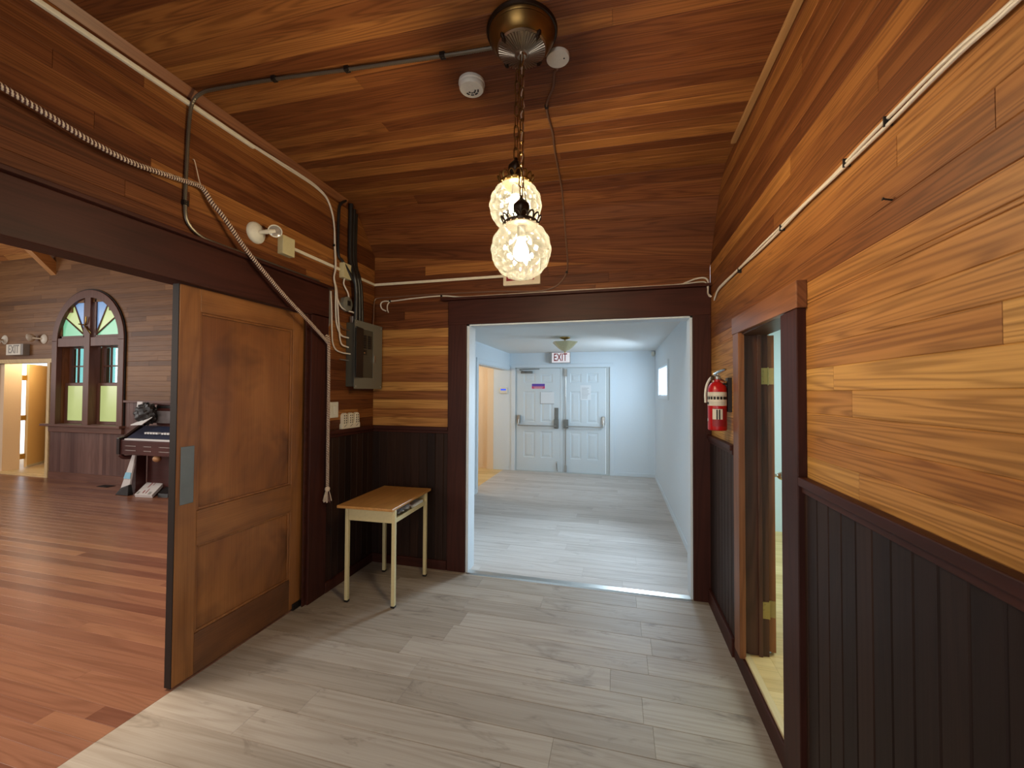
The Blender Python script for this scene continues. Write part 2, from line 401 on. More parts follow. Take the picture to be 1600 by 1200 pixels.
def plank_face(b, O, U, Vv, nrm, ulen, rows, holes=(), t=0.02, ch=0.003, seg=(1.4, 3.2), tone=None, joints=None):
    O = Vector(O); U = Vector(U); Vv = Vector(Vv)
    for ri, (v0, v1) in enumerate(rows):
        cuts = sorted({v0, v1} | {h for q in holes for h in (q[2], q[3]) if v0 + 1e-4 < h < v1 - 1e-4})
        js = joints(ri, v0) if joints else None
        if js is None:
            js = []; u = random.uniform(0.2, seg[1])
            while u < ulen - 0.15: js.append(u); u += random.uniform(*seg)
        us = [0.0] + [j for j in js if 0.02 < j < ulen - 0.02] + [ulen]
        rnd = [(random.random(), (tone(0.5 * (us[k] + us[k + 1]), v0, ri) if tone else random.random())) for k in range(len(us) - 1)]
        for c0, c1 in zip(cuts, cuts[1:]):
            hs = sorted((q[0], q[1]) for q in holes if q[2] < c1 - 1e-4 and q[3] > c0 + 1e-4)
            for k in range(len(us) - 1):
                segs = [(us[k], us[k + 1])]
                for h0, h1 in hs:
                    ns = []
                    for a, e in segs:
                        if h1 <= a or h0 >= e: ns.append((a, e)); continue
                        if h0 > a: ns.append((a, h0))
                        if h1 < e: ns.append((h1, e))
                    segs = ns
                for a, e in segs:
                    if e - a < 0.004: continue
                    b.board([O + U * a + Vv * c0, O + U * e + Vv * c0, O + U * e + Vv * c1, O + U * a + Vv * c1], nrm, t, ch, e - a, c1 - c0, rnd[k][0], rnd[k][1], a)
    return b
def rows_of(a, bb, w, ph=None):
    r = []; v = a if ph is None else ph - math.ceil((ph - a) / w) * w
    while v < bb - 1e-4:
        lo, hi = max(v, a), min(v + w, bb)
        if hi - lo > 0.003: r.append((lo, hi))
        v += w
    return r

# ------------------------------------------------------------------ entry room shell
XL, XR, YB = -2.19, 0.675, 3.357
YR = -1.6                                     # wall behind the viewpoint
fl = B(); plank_face(fl, (-2.22, 0, 0), (1, 0, 0), (0, 1, 0), (0, 0, 1), 2.90, rows_of(YR, 3.40, 0.179, 3.112), t=0.03, ch=0.0022, seg=(1.21, 1.22),
                     tone=lambda u, v, r: random.uniform(.25, .8))
struct('floor', fl, M['lam'], 'grey wood-look laminate plank floor of the entry room', 'floor')

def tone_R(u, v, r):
    base = 0.80 if v < 1.9 else (0.58 if v < 2.2 else (0.46 if v < 2.5 else 0.33))  # paler low, darker high: board stain plus light painted into the tone
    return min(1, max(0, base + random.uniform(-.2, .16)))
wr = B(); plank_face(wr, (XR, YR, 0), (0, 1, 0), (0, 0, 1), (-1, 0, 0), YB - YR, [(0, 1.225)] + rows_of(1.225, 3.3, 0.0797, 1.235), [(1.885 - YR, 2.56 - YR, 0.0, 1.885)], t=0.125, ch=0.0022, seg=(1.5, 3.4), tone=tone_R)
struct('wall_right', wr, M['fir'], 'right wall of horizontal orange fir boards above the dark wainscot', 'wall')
def tone_L(u, v, r): return min(1, max(0, 0.38 + random.uniform(-.26, .24)))
wl = B(); plank_face(wl, (XL, YR, 0), (0, 1, 0), (0, 0, 1), (1, 0, 0), YB - YR, [(0, 1.225)] + rows_of(1.225, 3.3, 0.0797, 1.235), [(-0.4 - YR, 2.62 - YR, 0.0, 2.14)], t=0.025, ch=0.0022, seg=(1.5, 3.4), tone=tone_L)
struct('wall_left', wl, M['fir'], 'left wall of brown fir boards above the sliding door opening', 'wall')
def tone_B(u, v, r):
    base = 0.66 if v < 2.05 else 0.36  # darker upper boards: stain plus shade painted into the tone
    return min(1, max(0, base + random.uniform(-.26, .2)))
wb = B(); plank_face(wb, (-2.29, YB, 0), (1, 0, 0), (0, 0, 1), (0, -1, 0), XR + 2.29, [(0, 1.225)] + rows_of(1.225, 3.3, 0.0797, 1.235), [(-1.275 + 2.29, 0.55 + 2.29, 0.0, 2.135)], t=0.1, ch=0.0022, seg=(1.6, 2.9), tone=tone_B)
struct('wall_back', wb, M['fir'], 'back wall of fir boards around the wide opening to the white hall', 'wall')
wbh = B(); plank_face(wbh, (XL, YR, 0), (1, 0, 0), (0, 0, 1), (0, 1, 0), XR - XL, rows_of(0, 3.3, 0.1), [(0.55, 2.3, 0.0, 2.1)], t=0.1, ch=0.002, tone=tone_B)
struct('wall_front', wbh, M['fir'], 'board wall of the entry room behind the viewpoint', 'wall')
# ceiling: flat boards across the room, curving down to the back wall; a little higher on the left
profR = [(YR, 3.03), (2.88, 3.03), (2.97, 2.985), (3.06, 2.91), (3.14, 2.81), (3.23, 2.69), (3.357, 2.50)]
profL = [(YR, 3.13), (2.96, 3.13), (3.04, 3.10), (3.12, 3.05), (3.20, 2.97), (3.28, 2.88), (3.357, 2.79)]
def walk(prof, n_flat):
    out = []
    a, bq = Vector(prof[0]), Vector(prof[1])
    out += [a + (bq - a) * i / n_flat for i in range(n_flat)]
    return out + [Vector(p) for p in prof[1:]]
pR, pL = walk(profR, 53), walk(profL, 53)
ce = B()
for i in range(len(pR) - 1):
    js = [0, 1]
    for _ in range(random.choice((0, 0, 1, 1))): js.append(random.uniform(.2, .8))
    js.sort()
    for a, e in zip(js, js[1:]):
        def pt(t, k):
            q = pL[k] + (pR[k] - pL[k]) * t
            return Vector((XL + (XR - XL) * t, q.x, q.y))
        c = [pt(a, i), pt(e, i), pt(e, i + 1), pt(a, i + 1)]
        nr = (c[1] - c[0]).cross(c[3] - c[0]).normalized()
        if nr.z > 0: nr = -nr
        curved = i >= 53
        ce.board(c, nr, 0.03, 0.002, (e - a) * 2.86, (c[3] - c[0]).length, random.random(), min(1, max(0, (0.26 if curved else 0.35) + random.uniform(-.15, .17))), a * 2.86)
struct('ceiling', ce, M['fir'], 'varnished fir board ceiling curving down to the back wall', 'ceiling')

# wainscots with rail and base
def wainscot(name, O, U, nrm, L, holes, label):
    b = B(); U = Vector(U); nrm = Vector(nrm); O = Vector(O)
    n = int(math.ceil(L / 0.079))
    plank_face(b, O + nrm * 0.012, (0, 0, 1), U, nrm, 1.2, [(i * .079, min(L, (i + 1) * .079)) for i in range(n) if L - i * .079 > .004], [(h[2], h[3], h[0], h[1]) for h in holes], t=0.014, ch=0.0045, joints=lambda r, v: [], tone=lambda u, v, r: random.random())
    return struct(name, b, M['wains'], label, 'wainscot')
wainscot('trim_1', (XR, YR, 0.0), (0, 1, 0), (-1, 0, 0), YB - YR, [(1.74 - YR, 2.68 - YR, 0, 1.2)], 'dark vertical board wainscot along the right wall')
wainscot('trim_2', (XL, YB, 0), (1, 0, 0), (0, -1, 0), 0.755, [], 'dark board wainscot on back wall behind the desk')
wainscot('trim_3', (XL, 2.71, 0), (0, 1, 0), (1, 0, 0), YB - 2.71, [], 'dark board wainscot on left wall beside the desk')
def rail(name, segs, label):
    b = B()
    for (x0, y0, x1, y1, nx, ny) in segs:
        for d, z0, z1 in ((0.034, 1.205, 1.237), (0.022, 1.18, 1.206)):
            b.box(x0 if not nx else x0, x1 + nx * d, y0, y1 + ny * d, z0, z1) if nx or ny else None
    return struct(name, b, M['trimY'] if segs[0][4] else M['trimX'], label, 'chair rail', bevel=0.004)
rail('trim_4', [(XR, YR, XR, 1.735, -1, 0), (XR, 2.68, XR, YB - .02, -1, 0)], 'dark chair rail capping the right wainscot')
rail('trim_5', [(XL, YB, -1.436, YB, 0, -1)], 'dark chair rail on back wall behind the desk')
rail('trim_6', [(XL, 2.712, XL, YB - .036, 1, 0)], 'dark chair rail on left wall above the desk')
b = B(); b.box(XR - .03, XR, YR, 1.735, 0, .11); b.box(XR - .03, XR, 2.68, YB - .03, 0, .11); b.box(XR - .018, XR, 1.735, 2.68, 0, .10)
struct('baseboard_right', b, M['trimY'], 'dark baseboard along the right wall', 'baseboard', bevel=.004)
b = B(); b.box(XL, -1.44, YB - .03, YB, 0, .08)
struct('baseboard_back', b, M['trimX'], 'dark baseboard on back wall behind the desk', 'baseboard', bevel=.004)
b = B(); b.box(XL, XL + .03, 2.712, YB - .03, 0, .08)
struct('baseboard_left', b, M['trimY'], 'dark baseboard on left wall beside the desk', 'baseboard', bevel=.004)
# ceiling edge trims
b = B(); b.prism([(XL, YR, 3.13), (XL + .032, YR, 3.128), (XL + .006, YR, 3.085), (XL, YR, 3.085)], (0, 4.52, 0))
struct('trim_7', b, M['caseY'], 'angled cove strip where left wall meets the ceiling', 'trim')
b = B(); b.box(XR - .032, XR - .002, YR, 2.63, 3.010, 3.030)
struct('trim_8', b, M['batten'], 'light tan batten where right wall meets the ceiling', 'trim', bevel=.003)

# casing of the hall opening
b = B(); b.box(-1.436, -1.268, YB - .03, YB, 0, 2.135)
struct('trim_9', b, M['trimZ'], 'dark wood casing on left side of the hall opening', 'door casing', bevel=.004)
b = B(); b.box(.545, .674, YB - .03, YB, 0, 2.135)
struct('trim_10', b, M['trimZ'], 'dark wood casing on right side of the hall opening', 'door casing', bevel=.004)
b = B(); b.box(-1.436, .674, YB - .034, YB, 2.13, 2.342); b.box(-1.50, .674, YB - .062, YB, 2.342, 2.364)
struct('trim_11', b, M['trimX'], 'wide dark wood header above the hall opening', 'door header', bevel=.004)
b = B(); b.box(-1.268, -1.246, YB - .012, 3.5, 0, 2.135); b.box(.53, .552, YB - .012, 3.5, 0, 2.135); b.box(-1.268, .552, YB - .012, 3.5, 2.118, 2.14)
struct('trim_12', b, M['white'], 'white painted liner inside the hall opening', 'trim')
b = B(); b.prism([(-1.246, YB - .045, 0.0), (-1.246, YB + .045, 0.0), (-1.246, YB + .03, .008), (-1.246, YB - .03, .008)], (1.776, 0, 0))
th = one('threshold_strip', b, M['steel'], 'silver metal threshold strip on the floor at the hall opening', 'threshold')

# casing and header of the sanctuary opening (left)
b = B(); b.box(XL, -2.165, 2.53, 2.713, 0, 2.12)
struct('trim_13', b, M['trimZ'], 'dark wood casing right of the sliding door', 'door casing', bevel=.004)
b = B(); b.box(XL, -2.165, YR, 2.713, 2.105, 2.335); b.box(XL, -2.135, YR, 2.735, 2.335, 2.356)
struct('trim_14', b, M['trimY'], 'wide dark wood header above the sliding door', 'door header', bevel=.004)
b = B(); b.box(-2.35, XL, -.4, 2.62, 2.118, 2.14); b.box(-2.196, XL + .004, 2.50, 2.53, 0, 2.12); b.box(-2.35, -2.29, 2.535, 2.62, 0, 2.12)
struct('trim_15', b, M['trimY'], 'dark wood head jamb and stop of the sliding door pocket', 'door jamb', bevel=.003)
sw = B(); plank_face(sw, (-2.36, -3.0, 0), (0, 1, 0), (0, 0, 1), (-1, 0, 0), 8.0, rows_of(0, 8.2, .1), [(2.6, 5.60, 0, 2.13)], t=0.07, ch=.002, tone=lambda u, v, r: random.uniform(.3, .7))
struct('wall_sanctuary_right', sw, M['firsanct'], 'board wall of the sanctuary around the sliding door', 'wall')

# sliding door: y 1.635 .. 2.6, x -2.265 .. -2.22
D = thing('door_1', (-2.242, 2.11, 0.012), 'two-panel brown wooden sliding door with grey pull plate', 'sliding door', kind='structure')
xf0, xb0 = -2.22, -2.264
b = B(); b.box(xb0, xf0, 1.637, 1.75, .012, 2.105); mesh('stile', b, M['doorZ'], D, .003)
b = B(); b.box(xb0, xf0 - .002, 1.633, 1.637, .012, 2.105); mesh('edge_strip', b, M['rust'], D)['label'] = 'dark edge strip'  # thin dark strip along the front edge of the door
b = B(); b.box(xb0, xf0, 2.415, 2.60, .012, 2.105); mesh('stile', b, M['doorZ'], D, .003)
for z0, z1, mt in ((1.975, 2.105, 'doorY'), (.70, .89, 'doorY'), (.012, .226, 'doorworn')):
    b = B(); b.box(xb0, xf0, 1.75, 2.415, z0, z1); mesh('rail', b, M[mt], D, .002)
for z0, z1 in ((.89, 1.975), (.226, .70)):
    b = B(); b.box(xb0 + .016, xf0 - .016, 1.742, 2.423, z0 - .008, z1 + .008)
    mesh('panel', b, M['doorpanel'], D)
    b = B()
    for (y0, y1, a, c) in ((1.75, 1.764, z0, z1), (2.401, 2.415, z0, z1), (1.764, 2.401, z0, z0 + .014), (1.764, 2.401, z1 - .014, z1)):
        b.box(xf0 - .016, xf0 - .006, y0, y1, a, c)
    mesh('moulding', b, M['doorZ'], D, .003)
b = B(); b.box(xf0, xf0 + .004, 1.657, 1.728, .942, 1.247)
o = mesh('pull_plate', b, M['greysteel'], D, .012, 4); o['label'] = 'grey steel pull plate'
b = B(); b.box(xf0 - .03, xf0 + .012, 2.44, 2.515, .0, .045)
o = mesh('floor_guide', b, M['rust'], D, .004)

# ------------------------------------------------------------------ right doorway and room
b = B(); b.box(XR - .032, XR, 2.505, 2.612, .10, 1.882)
struct('trim_16', b, M['caseZ'], 'brown wood casing on far side of the right doorway', 'door casing', bevel=.003)
b = B(); b.box(XR - .032, XR, 1.738, 1.895, 0.0, 1.862)
struct('trim_17', b, M['trimZ'], 'dark scuffed wood casing on near side of the right doorway', 'door casing', bevel=.003)
b = B(); b.prism([(XR - .036, 1.726, 1.862), (XR - .036, 2.618, 1.882), (XR - .036, 2.618, 1.978), (XR - .036, 1.726, 1.965)], (.036, 0, 0))
struct('trim_18', b, M['caseY'], 'brown wood header above the right doorway', 'door header', bevel=.003)
b = B(); b.box(XR - .01, .80, 2.545, 2.562, .11, 1.885); b.box(XR - .01, .80, 1.882, 1.90, .11, 1.885); b.box(XR - .01, .80, 1.90, 2.545, 1.868, 1.886); b.box(.745, .765, 2.53, 2.545, .11, 1.87)
struct('trim_19', b, M['jamb'], 'brown wood jamb lining the right doorway', 'door jamb', bevel=.002)
b = B(); b.box(XR - .005, XR + .028, 1.90, 2.545, .098, .114)
one('sill_strip', b, M['palewood'], 'pale wood sill strip across the right doorway', 'sill', bevel=.003)
fr = B(); plank_face(fr, (XR + .004, .3, .11), (1, 0, 0), (0, 1, 0), (0, 0, 1), 3.3, rows_of(0, 4.6, .09), t=.11, ch=.001, tone=lambda u, v, r: random.random())
# keep only the strip inside the doorway for x < .8 (the rest lies under the wall boards)
fr = B(); plank_face(fr, (.80, .3, .11), (1, 0, 0), (0, 1, 0), (0, 0, 1), 3.2, rows_of(0, 4.6, .09), t=.11, ch=.001, tone=lambda u, v, r: random.random())
plank_face(fr, (XR + .028, 1.90, .11), (1, 0, 0), (0, 1, 0), (0, 0, 1), .80 - XR - .028, rows_of(0, .645, .09), t=.11, ch=.001, tone=lambda u, v, r: random.random())
struct('floor_side_room', fr, M['palefloor'], 'pale wood floor of the room beyond the right doorway', 'floor')
b = B(); b.box(.80, 4.1, 4.86, 4.96, 0, 2.5)
struct('wall_side_room_back', b, M['mint'], 'pale mint wall seen through the right doorway', 'wall')
b = B(); b.box(4.0, 4.1, .2, 4.86, 0, 2.5); b.box(.80, 4.0, .2, .3, 0, 2.5); b.box(.801, .82, .3, 1.86, .11, 2.42); b.box(.801, .82, 2.585, 4.86, .11, 2.42); b.box(.801, .82, 1.86, 2.585, 1.90, 2.42)
struct('wall_side_room', b, M['mint'], 'pale mint side walls of the room beyond the right doorway', 'wall')
b = B(); b.box(.80, 4.1, .2, 4.96, 2.42, 2.5)
struct('ceiling_side_room', b, M['ceilw'], 'white ceiling of the room beyond the right doorway', 'ceiling')
# side-room door leaf, swung wide open into the room
D2 = thing('door_2', (.80, 2.59, .12), 'brown edged door swung open inside the right doorway', 'door', kind='structure')
ang = math.radians(15.2)
dv = Vector((math.sin(ang), math.cos(ang), 0)); pv = Vector((math.cos(ang), -math.sin(ang), 0))
def leafbox(b, a0, a1, p0, p1, z0, z1):
    o = Vector((.803, 2.572, 0))
    q = [o + dv * a + pv * p for a, p in ((a0, p0), (a1, p0), (a1, p1), (a0, p1))]
    return b.hexa([tuple(x + Vector((0, 0, z0))) for x in q] + [tuple(x + Vector((0, 0, z1))) for x in q])
b = B(); leafbox(b, 0, .62, 0, .036, .125, 1.868); mesh('leaf', b, M['doorZ'], D2, .002)
kc = Vector((.803, 2.572, 1.0)) + dv * .56 + pv * .036
b = B(); b.lathe([(.026, 0), (.026, .006), (.011, .010), (.010, .04), (.022, .05), (.027, .063), (.022, .078), (.0, .082)], kc, pv, 20)
mesh('knob', b, M['chrome'], D2)['label'] = 'satin steel door knob'
for zc in (1.64, .36):
    b = B(); b.box(.755, .798, 2.541, 2.546, zc - .045, zc + .045); leafbox(b, -.004, .0, .002, .034, zc - .045, zc + .045)
    b.tube([(.801, 2.553, zc - .05), (.801, 2.553, zc + .05)], .006, 10)
    for dz in (-.03, 0, .03):
        b.lathe([(.005, 0), (.004, .002), (0, .0025)], (.775 + .006 * (dz != 0), 2.541, zc + dz), (0, -1, 0), 8)
    mesh('hinge', b, M['hinge'], D2)['label'] = 'brass butt hinge'

# ------------------------------------------------------------------ white hall
HX0, HX1, HY1, HZ = -2.10, .662, 7.94, 2.325
fh = B(); plank_face(fh, (-2.22, 3.40, 0), (1, 0, 0), (0, 1, 0), (0, 0, 1), 2.90, rows_of(0, 4.56, .179, -.05), t=.03, ch=.0014, seg=(1.21, 1.22), tone=lambda u, v, r: random.uniform(.2, .8))
struct('floor_hall', fh, M['lamhall'], 'pale grey laminate plank floor of the white hall', 'floor')
b = B()
wy0, wy1, wz0, wz1 = 5.92, 7.16, 1.51, 1.945
b.box(HX1, HX1 + .1, 3.457, wy0, 0, HZ); b.box(HX1, HX1 + .1, wy1, HY1 + .1, 0, HZ); b.box(HX1, HX1 + .1, wy0, wy1, 0, wz0); b.box(HX1, HX1 + .1, wy0, wy1, wz1, HZ)
struct('wall_hall_right', b, M['white'], 'white right wall of the hall with small window', 'wall')
b = B()
b.box(-2.26, HX0, 3.50, 6.02, 0, HZ); b.box(-2.26, HX0, 6.02, HY1, 2.0, HZ)
struct('wall_hall_left', b, M['white'], 'white left wall of the hall beside the peach doorway', 'wall')
b = B(); dx0, dx1 = -1.975, -.145
b.box(-2.43, dx0, HY1, HY1 + .1, 0, HZ); b.box(dx1, HX1, HY1, HY1 + .1, 0, HZ); b.box(dx0, dx1, HY1, HY1 + .1, 2.035, HZ)
struct('wall_hall_back', b, M['white'], 'white end wall of the hall around the double doors', 'wall')
b = B(); b.box(-2.26, -1.268, 3.458, 3.50, 0, HZ); b.box(.552, HX1, 3.458, 3.50, 0, HZ); b.box(-1.268, .552, 3.458, 3.50, 2.14, HZ)
struct('wall_hall_front', b, M['white'], 'white wall of the hall on back of the entry opening', 'wall')
b = B(); b.box(-2.26, HX1 + .1, 3.458, HY1 + .1, HZ, HZ + .06)
struct('ceiling_hall', b, M['ceilw'], 'white ceiling of the hall', 'ceiling')
b = B(); b.box(HX1 - .012, HX1, 3.50, HY1, 0, .07); b.box(dx1 + .07, HX1 - .012, HY1 - .012, HY1, 0, .07)
struct('baseboard_hall', b, M['white'], 'white baseboard along right side of the hall', 'baseboard', bevel=.003)
b = B(); b.box(HX0 - .004, HX0 + .016, 5.94, 6.02, 0, 2.08); b.box(HX0 - .004, HX0 + .016, 6.02, HY1, 2.0, 2.07); b.box(-2.26, HX0, 6.02, 6.035, 0, 2.0); b.box(-2.26, HX0, 6.02, HY1, 1.985, 2.0); b.box(HX0 - .004, HX0 + .012, 3.50, 5.94, 0, .07)
struct('trim_20', b, M['white'], 'white casing of the peach doorway in the hall', 'door casing', bevel=.003)
b = B(); b.box(dx0 - .085, dx0, HY1 - .018, HY1, 0, 2.035); b.box(dx1, dx1 + .075, HY1 - .018, HY1, 0, 2.035); b.box(dx0 - .085, dx1 + .075, HY1 - .018, HY1, 2.035, 2.10)
struct('trim_21', b, M['white'], 'white casing around the hall double doors', 'door casing', bevel=.003)
b = B(); b.box(dx0, dx0 + .015, HY1, HY1 + .09, 0, 2.035); b.box(dx1 - .075, dx1, HY1 + .012, HY1 + .09, 0, 2.035); b.box(dx0, dx1, HY1, HY1 + .09, 2.022, 2.035); b.box(dx0, dx1, HY1 - .02, HY1 + .06, 0, .014)
struct('trim_22', b, M['palegrey'], 'grey jamb and sill of the hall double doors', 'door jamb')  # jambs, head and sill share one plain pale grey
# window in the hall
w1 = B()
for (y0, y1, z0, z1) in ((wy0 - .06, wy0, wz0 - .06, wz1 + .06), (wy1, wy1 + .06, wz0 - .06, wz1 + .06), (wy0, wy1, wz1, wz1 + .06), (wy0, wy1, wz0 - .06, wz0)):
    w1.box(HX1 - .016, HX1 + .0, y0, y1, z0, z1)
W1 = struct('window_1', w1, M['white'], 'small high horizontal window in right wall of the hall', 'window', bevel=.003)
b = B(); fw_ = .012
b.box(HX1 - .004, HX1 + .008, wy0, wy1, wz0, wz0 + fw_); b.box(HX1 - .004, HX1 + .008, wy0, wy1, wz1 - fw_, wz1); b.box(HX1 - .004, HX1 + .008, wy0, wy0 + fw_, wz0 + fw_, wz1 - fw_); b.box(HX1 - .004, HX1 + .008, wy1 - fw_, wy1, wz0 + fw_, wz1 - fw_)
mesh('sash', b, M['white'], W1)
b = B(); b.box(HX1 + .001, HX1 + .004, wy0 + fw_, wy1 - fw_, wz0 + fw_, wz1 - fw_); mesh('pane', b, M['clear'], W1)

# double doors
def panel_slab(b, x0, x1, z0, z1, y, panels, th=.045, dep=.008):
    xs = sorted({x0, x1} | {p for q in panels for p in q[:2]}); zs = sorted({z0, z1} | {p for q in panels for p in q[2:]})
    for i in range(len(xs) - 1):
        for j in range(len(zs) - 1):
            xa, xb, za, zb = xs[i], xs[i + 1], zs[j], zs[j + 1]
            if any(q[0] <= xa + 1e-6 and xb <= q[1] + 1e-6 and q[2] <= za + 1e-6 and zb <= q[3] + 1e-6 for q in panels): continue
            b.add([(xa, y, za), (xb, y, za), (xb, y, zb), (xa, y, zb)], [(0, 1, 2, 3)])
    for (xa, xb, za, zb) in panels:
        rings = []
        for ins, d in ((0, 0), (.016, dep), (.03, dep), (.06, .001)):
            rings.append([(xa + ins, y + d, za + ins), (xb - ins, y + d, za + ins), (xb - ins, y + d, zb - ins), (xa + ins, y + d, zb - ins)])
        vs = [p for r in rings for p in r]; f = []
        for r in range(3): f += [(r * 4 + k, r * 4 + (k + 1) % 4, r * 4 + 4 + (k + 1) % 4, r * 4 + 4 + k) for k in range(4)]
        f.append((12, 13, 14, 15)); b.add(vs, f)
    b.add([(x0, y, z0), (x1, y, z0), (x1, y, z1), (x0, y, z1), (x0, y + th, z0), (x1, y + th, z0), (x1, y + th, z1), (x0, y + th, z1)], [(4, 7, 6, 5), (0, 4, 5, 1), (1, 5, 6, 2), (2, 6, 7, 3), (3, 7, 4, 0)])
    return b
def six(x0, x1):
    w = x1 - x0; a = (x0 + w * .17, x0 + w * .435); c = (x0 + w * .565, x0 + w * .83); out = []
    for z0, z1 in ((.27, .785), (.965, 1.57), (1.735, 1.92)): out += [(a[0], a[1], z0, z1), (c[0], c[1], z0, z1)]
    return out
yD = HY1 + .012
la, lb = dx0 + .017, -1.085
ra, rb = -1.028, dx1 - .078
D3 = thing('door_3', ((la + lb) / 2, yD, .014), 'left leaf of the white double doors with purple sign', 'door', kind='structure')
b = B(); panel_slab(b, la, lb, .016, 2.02, yD, six(la, lb)); mesh('leaf', b, M['whitedoor'], D3)
D4 = thing('door_4', ((ra + rb) / 2, yD, .014), 'right leaf of the white double doors with paper notice', 'door', kind='structure')
b = B(); panel_slab(b, ra, rb, .016, 2.02, yD, six(ra, rb)); mesh('leaf', b, M['whitedoor'], D4)
b = B(); b.box(lb + .004, ra - .004, yD - .006, yD + .04, .016, 2.02)
struct('trim_23', b, M['whitedoor'], 'white meeting post between the double door leaves', 'door post', bevel=.003)
def panic(parent, xa, xb, xlock):
    b = B(); b.tube(smooth([(xa, yD - .05, 1.02), (xa, yD - .075, .93), (xa + (.06 if xb > xa else -.06), yD - .085, .90), (xb, yD - .085, .90)], 5), .012, 10)
    mesh('push_bar', b, M['steel'], parent)['label'] = 'steel panic push bar'
    b = B(); b.box(xa - .03, xa + .03, yD - .06, yD, .94, 1.10); mesh('bar_bracket', b, M['steel'], parent, .008)
    b = B(); b.box(xlock - .045, xlock + .045, yD - .05, yD, .86, 1.03); b.box(xlock - .038, xlock + .038, yD - .012, yD, .845, 1.25) if xlock < -1.06 else None
    mesh('lock_case', b, M['greysteel'], parent, .006)
panic(D3, la + .06, lb - .06, lb - .07)
panic(D4, rb - .04, ra + .07, ra + .06)
b = B(); b.tube([(ra + .055, yD - .03, .03), (ra + .055, yD - .03, 2.0)], .008, 8); b.box(ra + .03, ra + .08, yD - .045, yD, 1.86, 2.0); b.box(ra + .035, ra + .075, yD - .04, yD, .02, .14)
mesh('vertical_rod', b, M['steel'], D4)
b = B(); b.tube(smooth([(lb - .06, yD - .004, .20), (lb - .06, yD - .05, .19), (lb - .055, yD - .03, .08), (lb - .04, yD - .05, .03)], 4), .012, 8); mesh('door_stop', b, M['steel'], D3)['label'] = 'chrome flip-down door stop'
b = B(); b.box(la + .10, la + .33, yD - .06, yD - .0, 1.92, 1.965); b.tube([(la + .2, yD - .06, 1.945), (la + .1, yD - .19, 1.985), (la + .47, yD - .03, 2.005)], .009, 8)
mesh('door_closer', b, M['greysteel'], D3, .004)
def flat(name, x0, x1, z0, z1, y, mat, label, cat, parts=()):
    b = B(); b.box(x0, x1, y - .003, y, z0, z1); o = mesh(name, b, mat); tag(o, label, cat)
    for nm, (a, c, e, g), mt in parts:
        q = B(); q.box(a, c, y - .0042, y - .003, e, g); mesh(nm, q, mt, o)
    return o
def textlines(x0, x1, z0, z1, n, mt, h=.5):
    out = []; dz = (z1 - z0) / n
    for i in range(n): out.append(('printed_line', (x0, x1 - random.uniform(0, .3) * (x1 - x0), z0 + dz * i, z0 + dz * (i + h)), mt))
    return out
s_ = flat('door_sign', -1.655, -1.375, 1.612, 1.725, yD, M['paper'], 'small purple and pink sign on the left hall door', 'sign',
     [('purple_band', (-1.645, -1.385, 1.668, 1.718), M['purple']), ('pink_band', (-1.645, -1.385, 1.62, 1.668), M['pink'])])
for i, wd in enumerate((.16, .2)):
    q = B(); q.box(-1.515 - wd / 2, -1.515 + wd / 2, yD - .0052, yD - .0042, 1.632 + i * .018, 1.638 + i * .018); mesh('printed_line', q, M['paper'], s_)
flat('framed_notice', -1.475, -1.20, 1.325, 1.555, yD - .002, M['paper'], 'white sheet in a thin grey edged holder on the left hall door', 'notice',
     [('holder_edge', (-1.478, -1.468, 1.322, 1.555), M['papergrey']), ('holder_lip', (-1.478, -1.20, 1.322, 1.331), M['papergrey'])])
flat('paper_notice', -.70, -.495, 1.405, 1.69, yD, M['paper'], 'white printed paper taped to the right hall door', 'notice', textlines(-.67, -.52, 1.44, 1.66, 8, M['papergrey'], .22))

# hall exit sign (box) with raised letters
def text_mesh(name, txt, size, mat, parent, loc, rx, rz=0.0, ext=.001, sx=1.0):
    cu = bpy.data.curves.new(name, 'FONT'); cu.body = txt; cu.size = size; cu.extrude = ext; cu.align_x = 'CENTER'; cu.align_y = 'CENTER'; cu.offset = size * .012
    tmp = bpy.data.objects.new('tmp_text', cu); COL.objects.link(tmp)
    dg = bpy.context.evaluated_depsgraph_get(); dg.update()
    me = bpy.data.meshes.new_from_object(tmp.evaluated_get(dg))
    bpy.data.objects.remove(tmp); bpy.data.curves.remove(cu)
    mt = Matrix.Rotation(rz, 4, 'Z') @ Matrix.Rotation(rx, 4, 'X') @ Matrix.Diagonal((sx, 1, 1, 1))
    me.transform(mt); me.materials.clear(); me.materials.append(mat)
    o = bpy.data.objects.new(name, me); COL.objects.link(o); o.parent = parent; o.location = Vector(loc) - world_loc(parent)
    return o
E1 = thing('exit_sign', (-1.055, HY1, 2.125), 'white exit sign with dark red letters above the hall double doors', 'exit sign')
b = B(); b.box(-1.29, -.885, HY1 - .09, HY1, 2.118, 2.318); mesh('housing', b, M['papergrey'], E1, .004)
b = B(); b.box(-1.232, -.888, HY1 - .094, HY1 - .09, 2.123, 2.313); mesh('face', b, M['signface'], E1)
text_mesh('letters', 'EXIT', .205, M['redink'], E1, (-1.07, HY1 - .0955, 2.217), PI / 2, sx=.62)
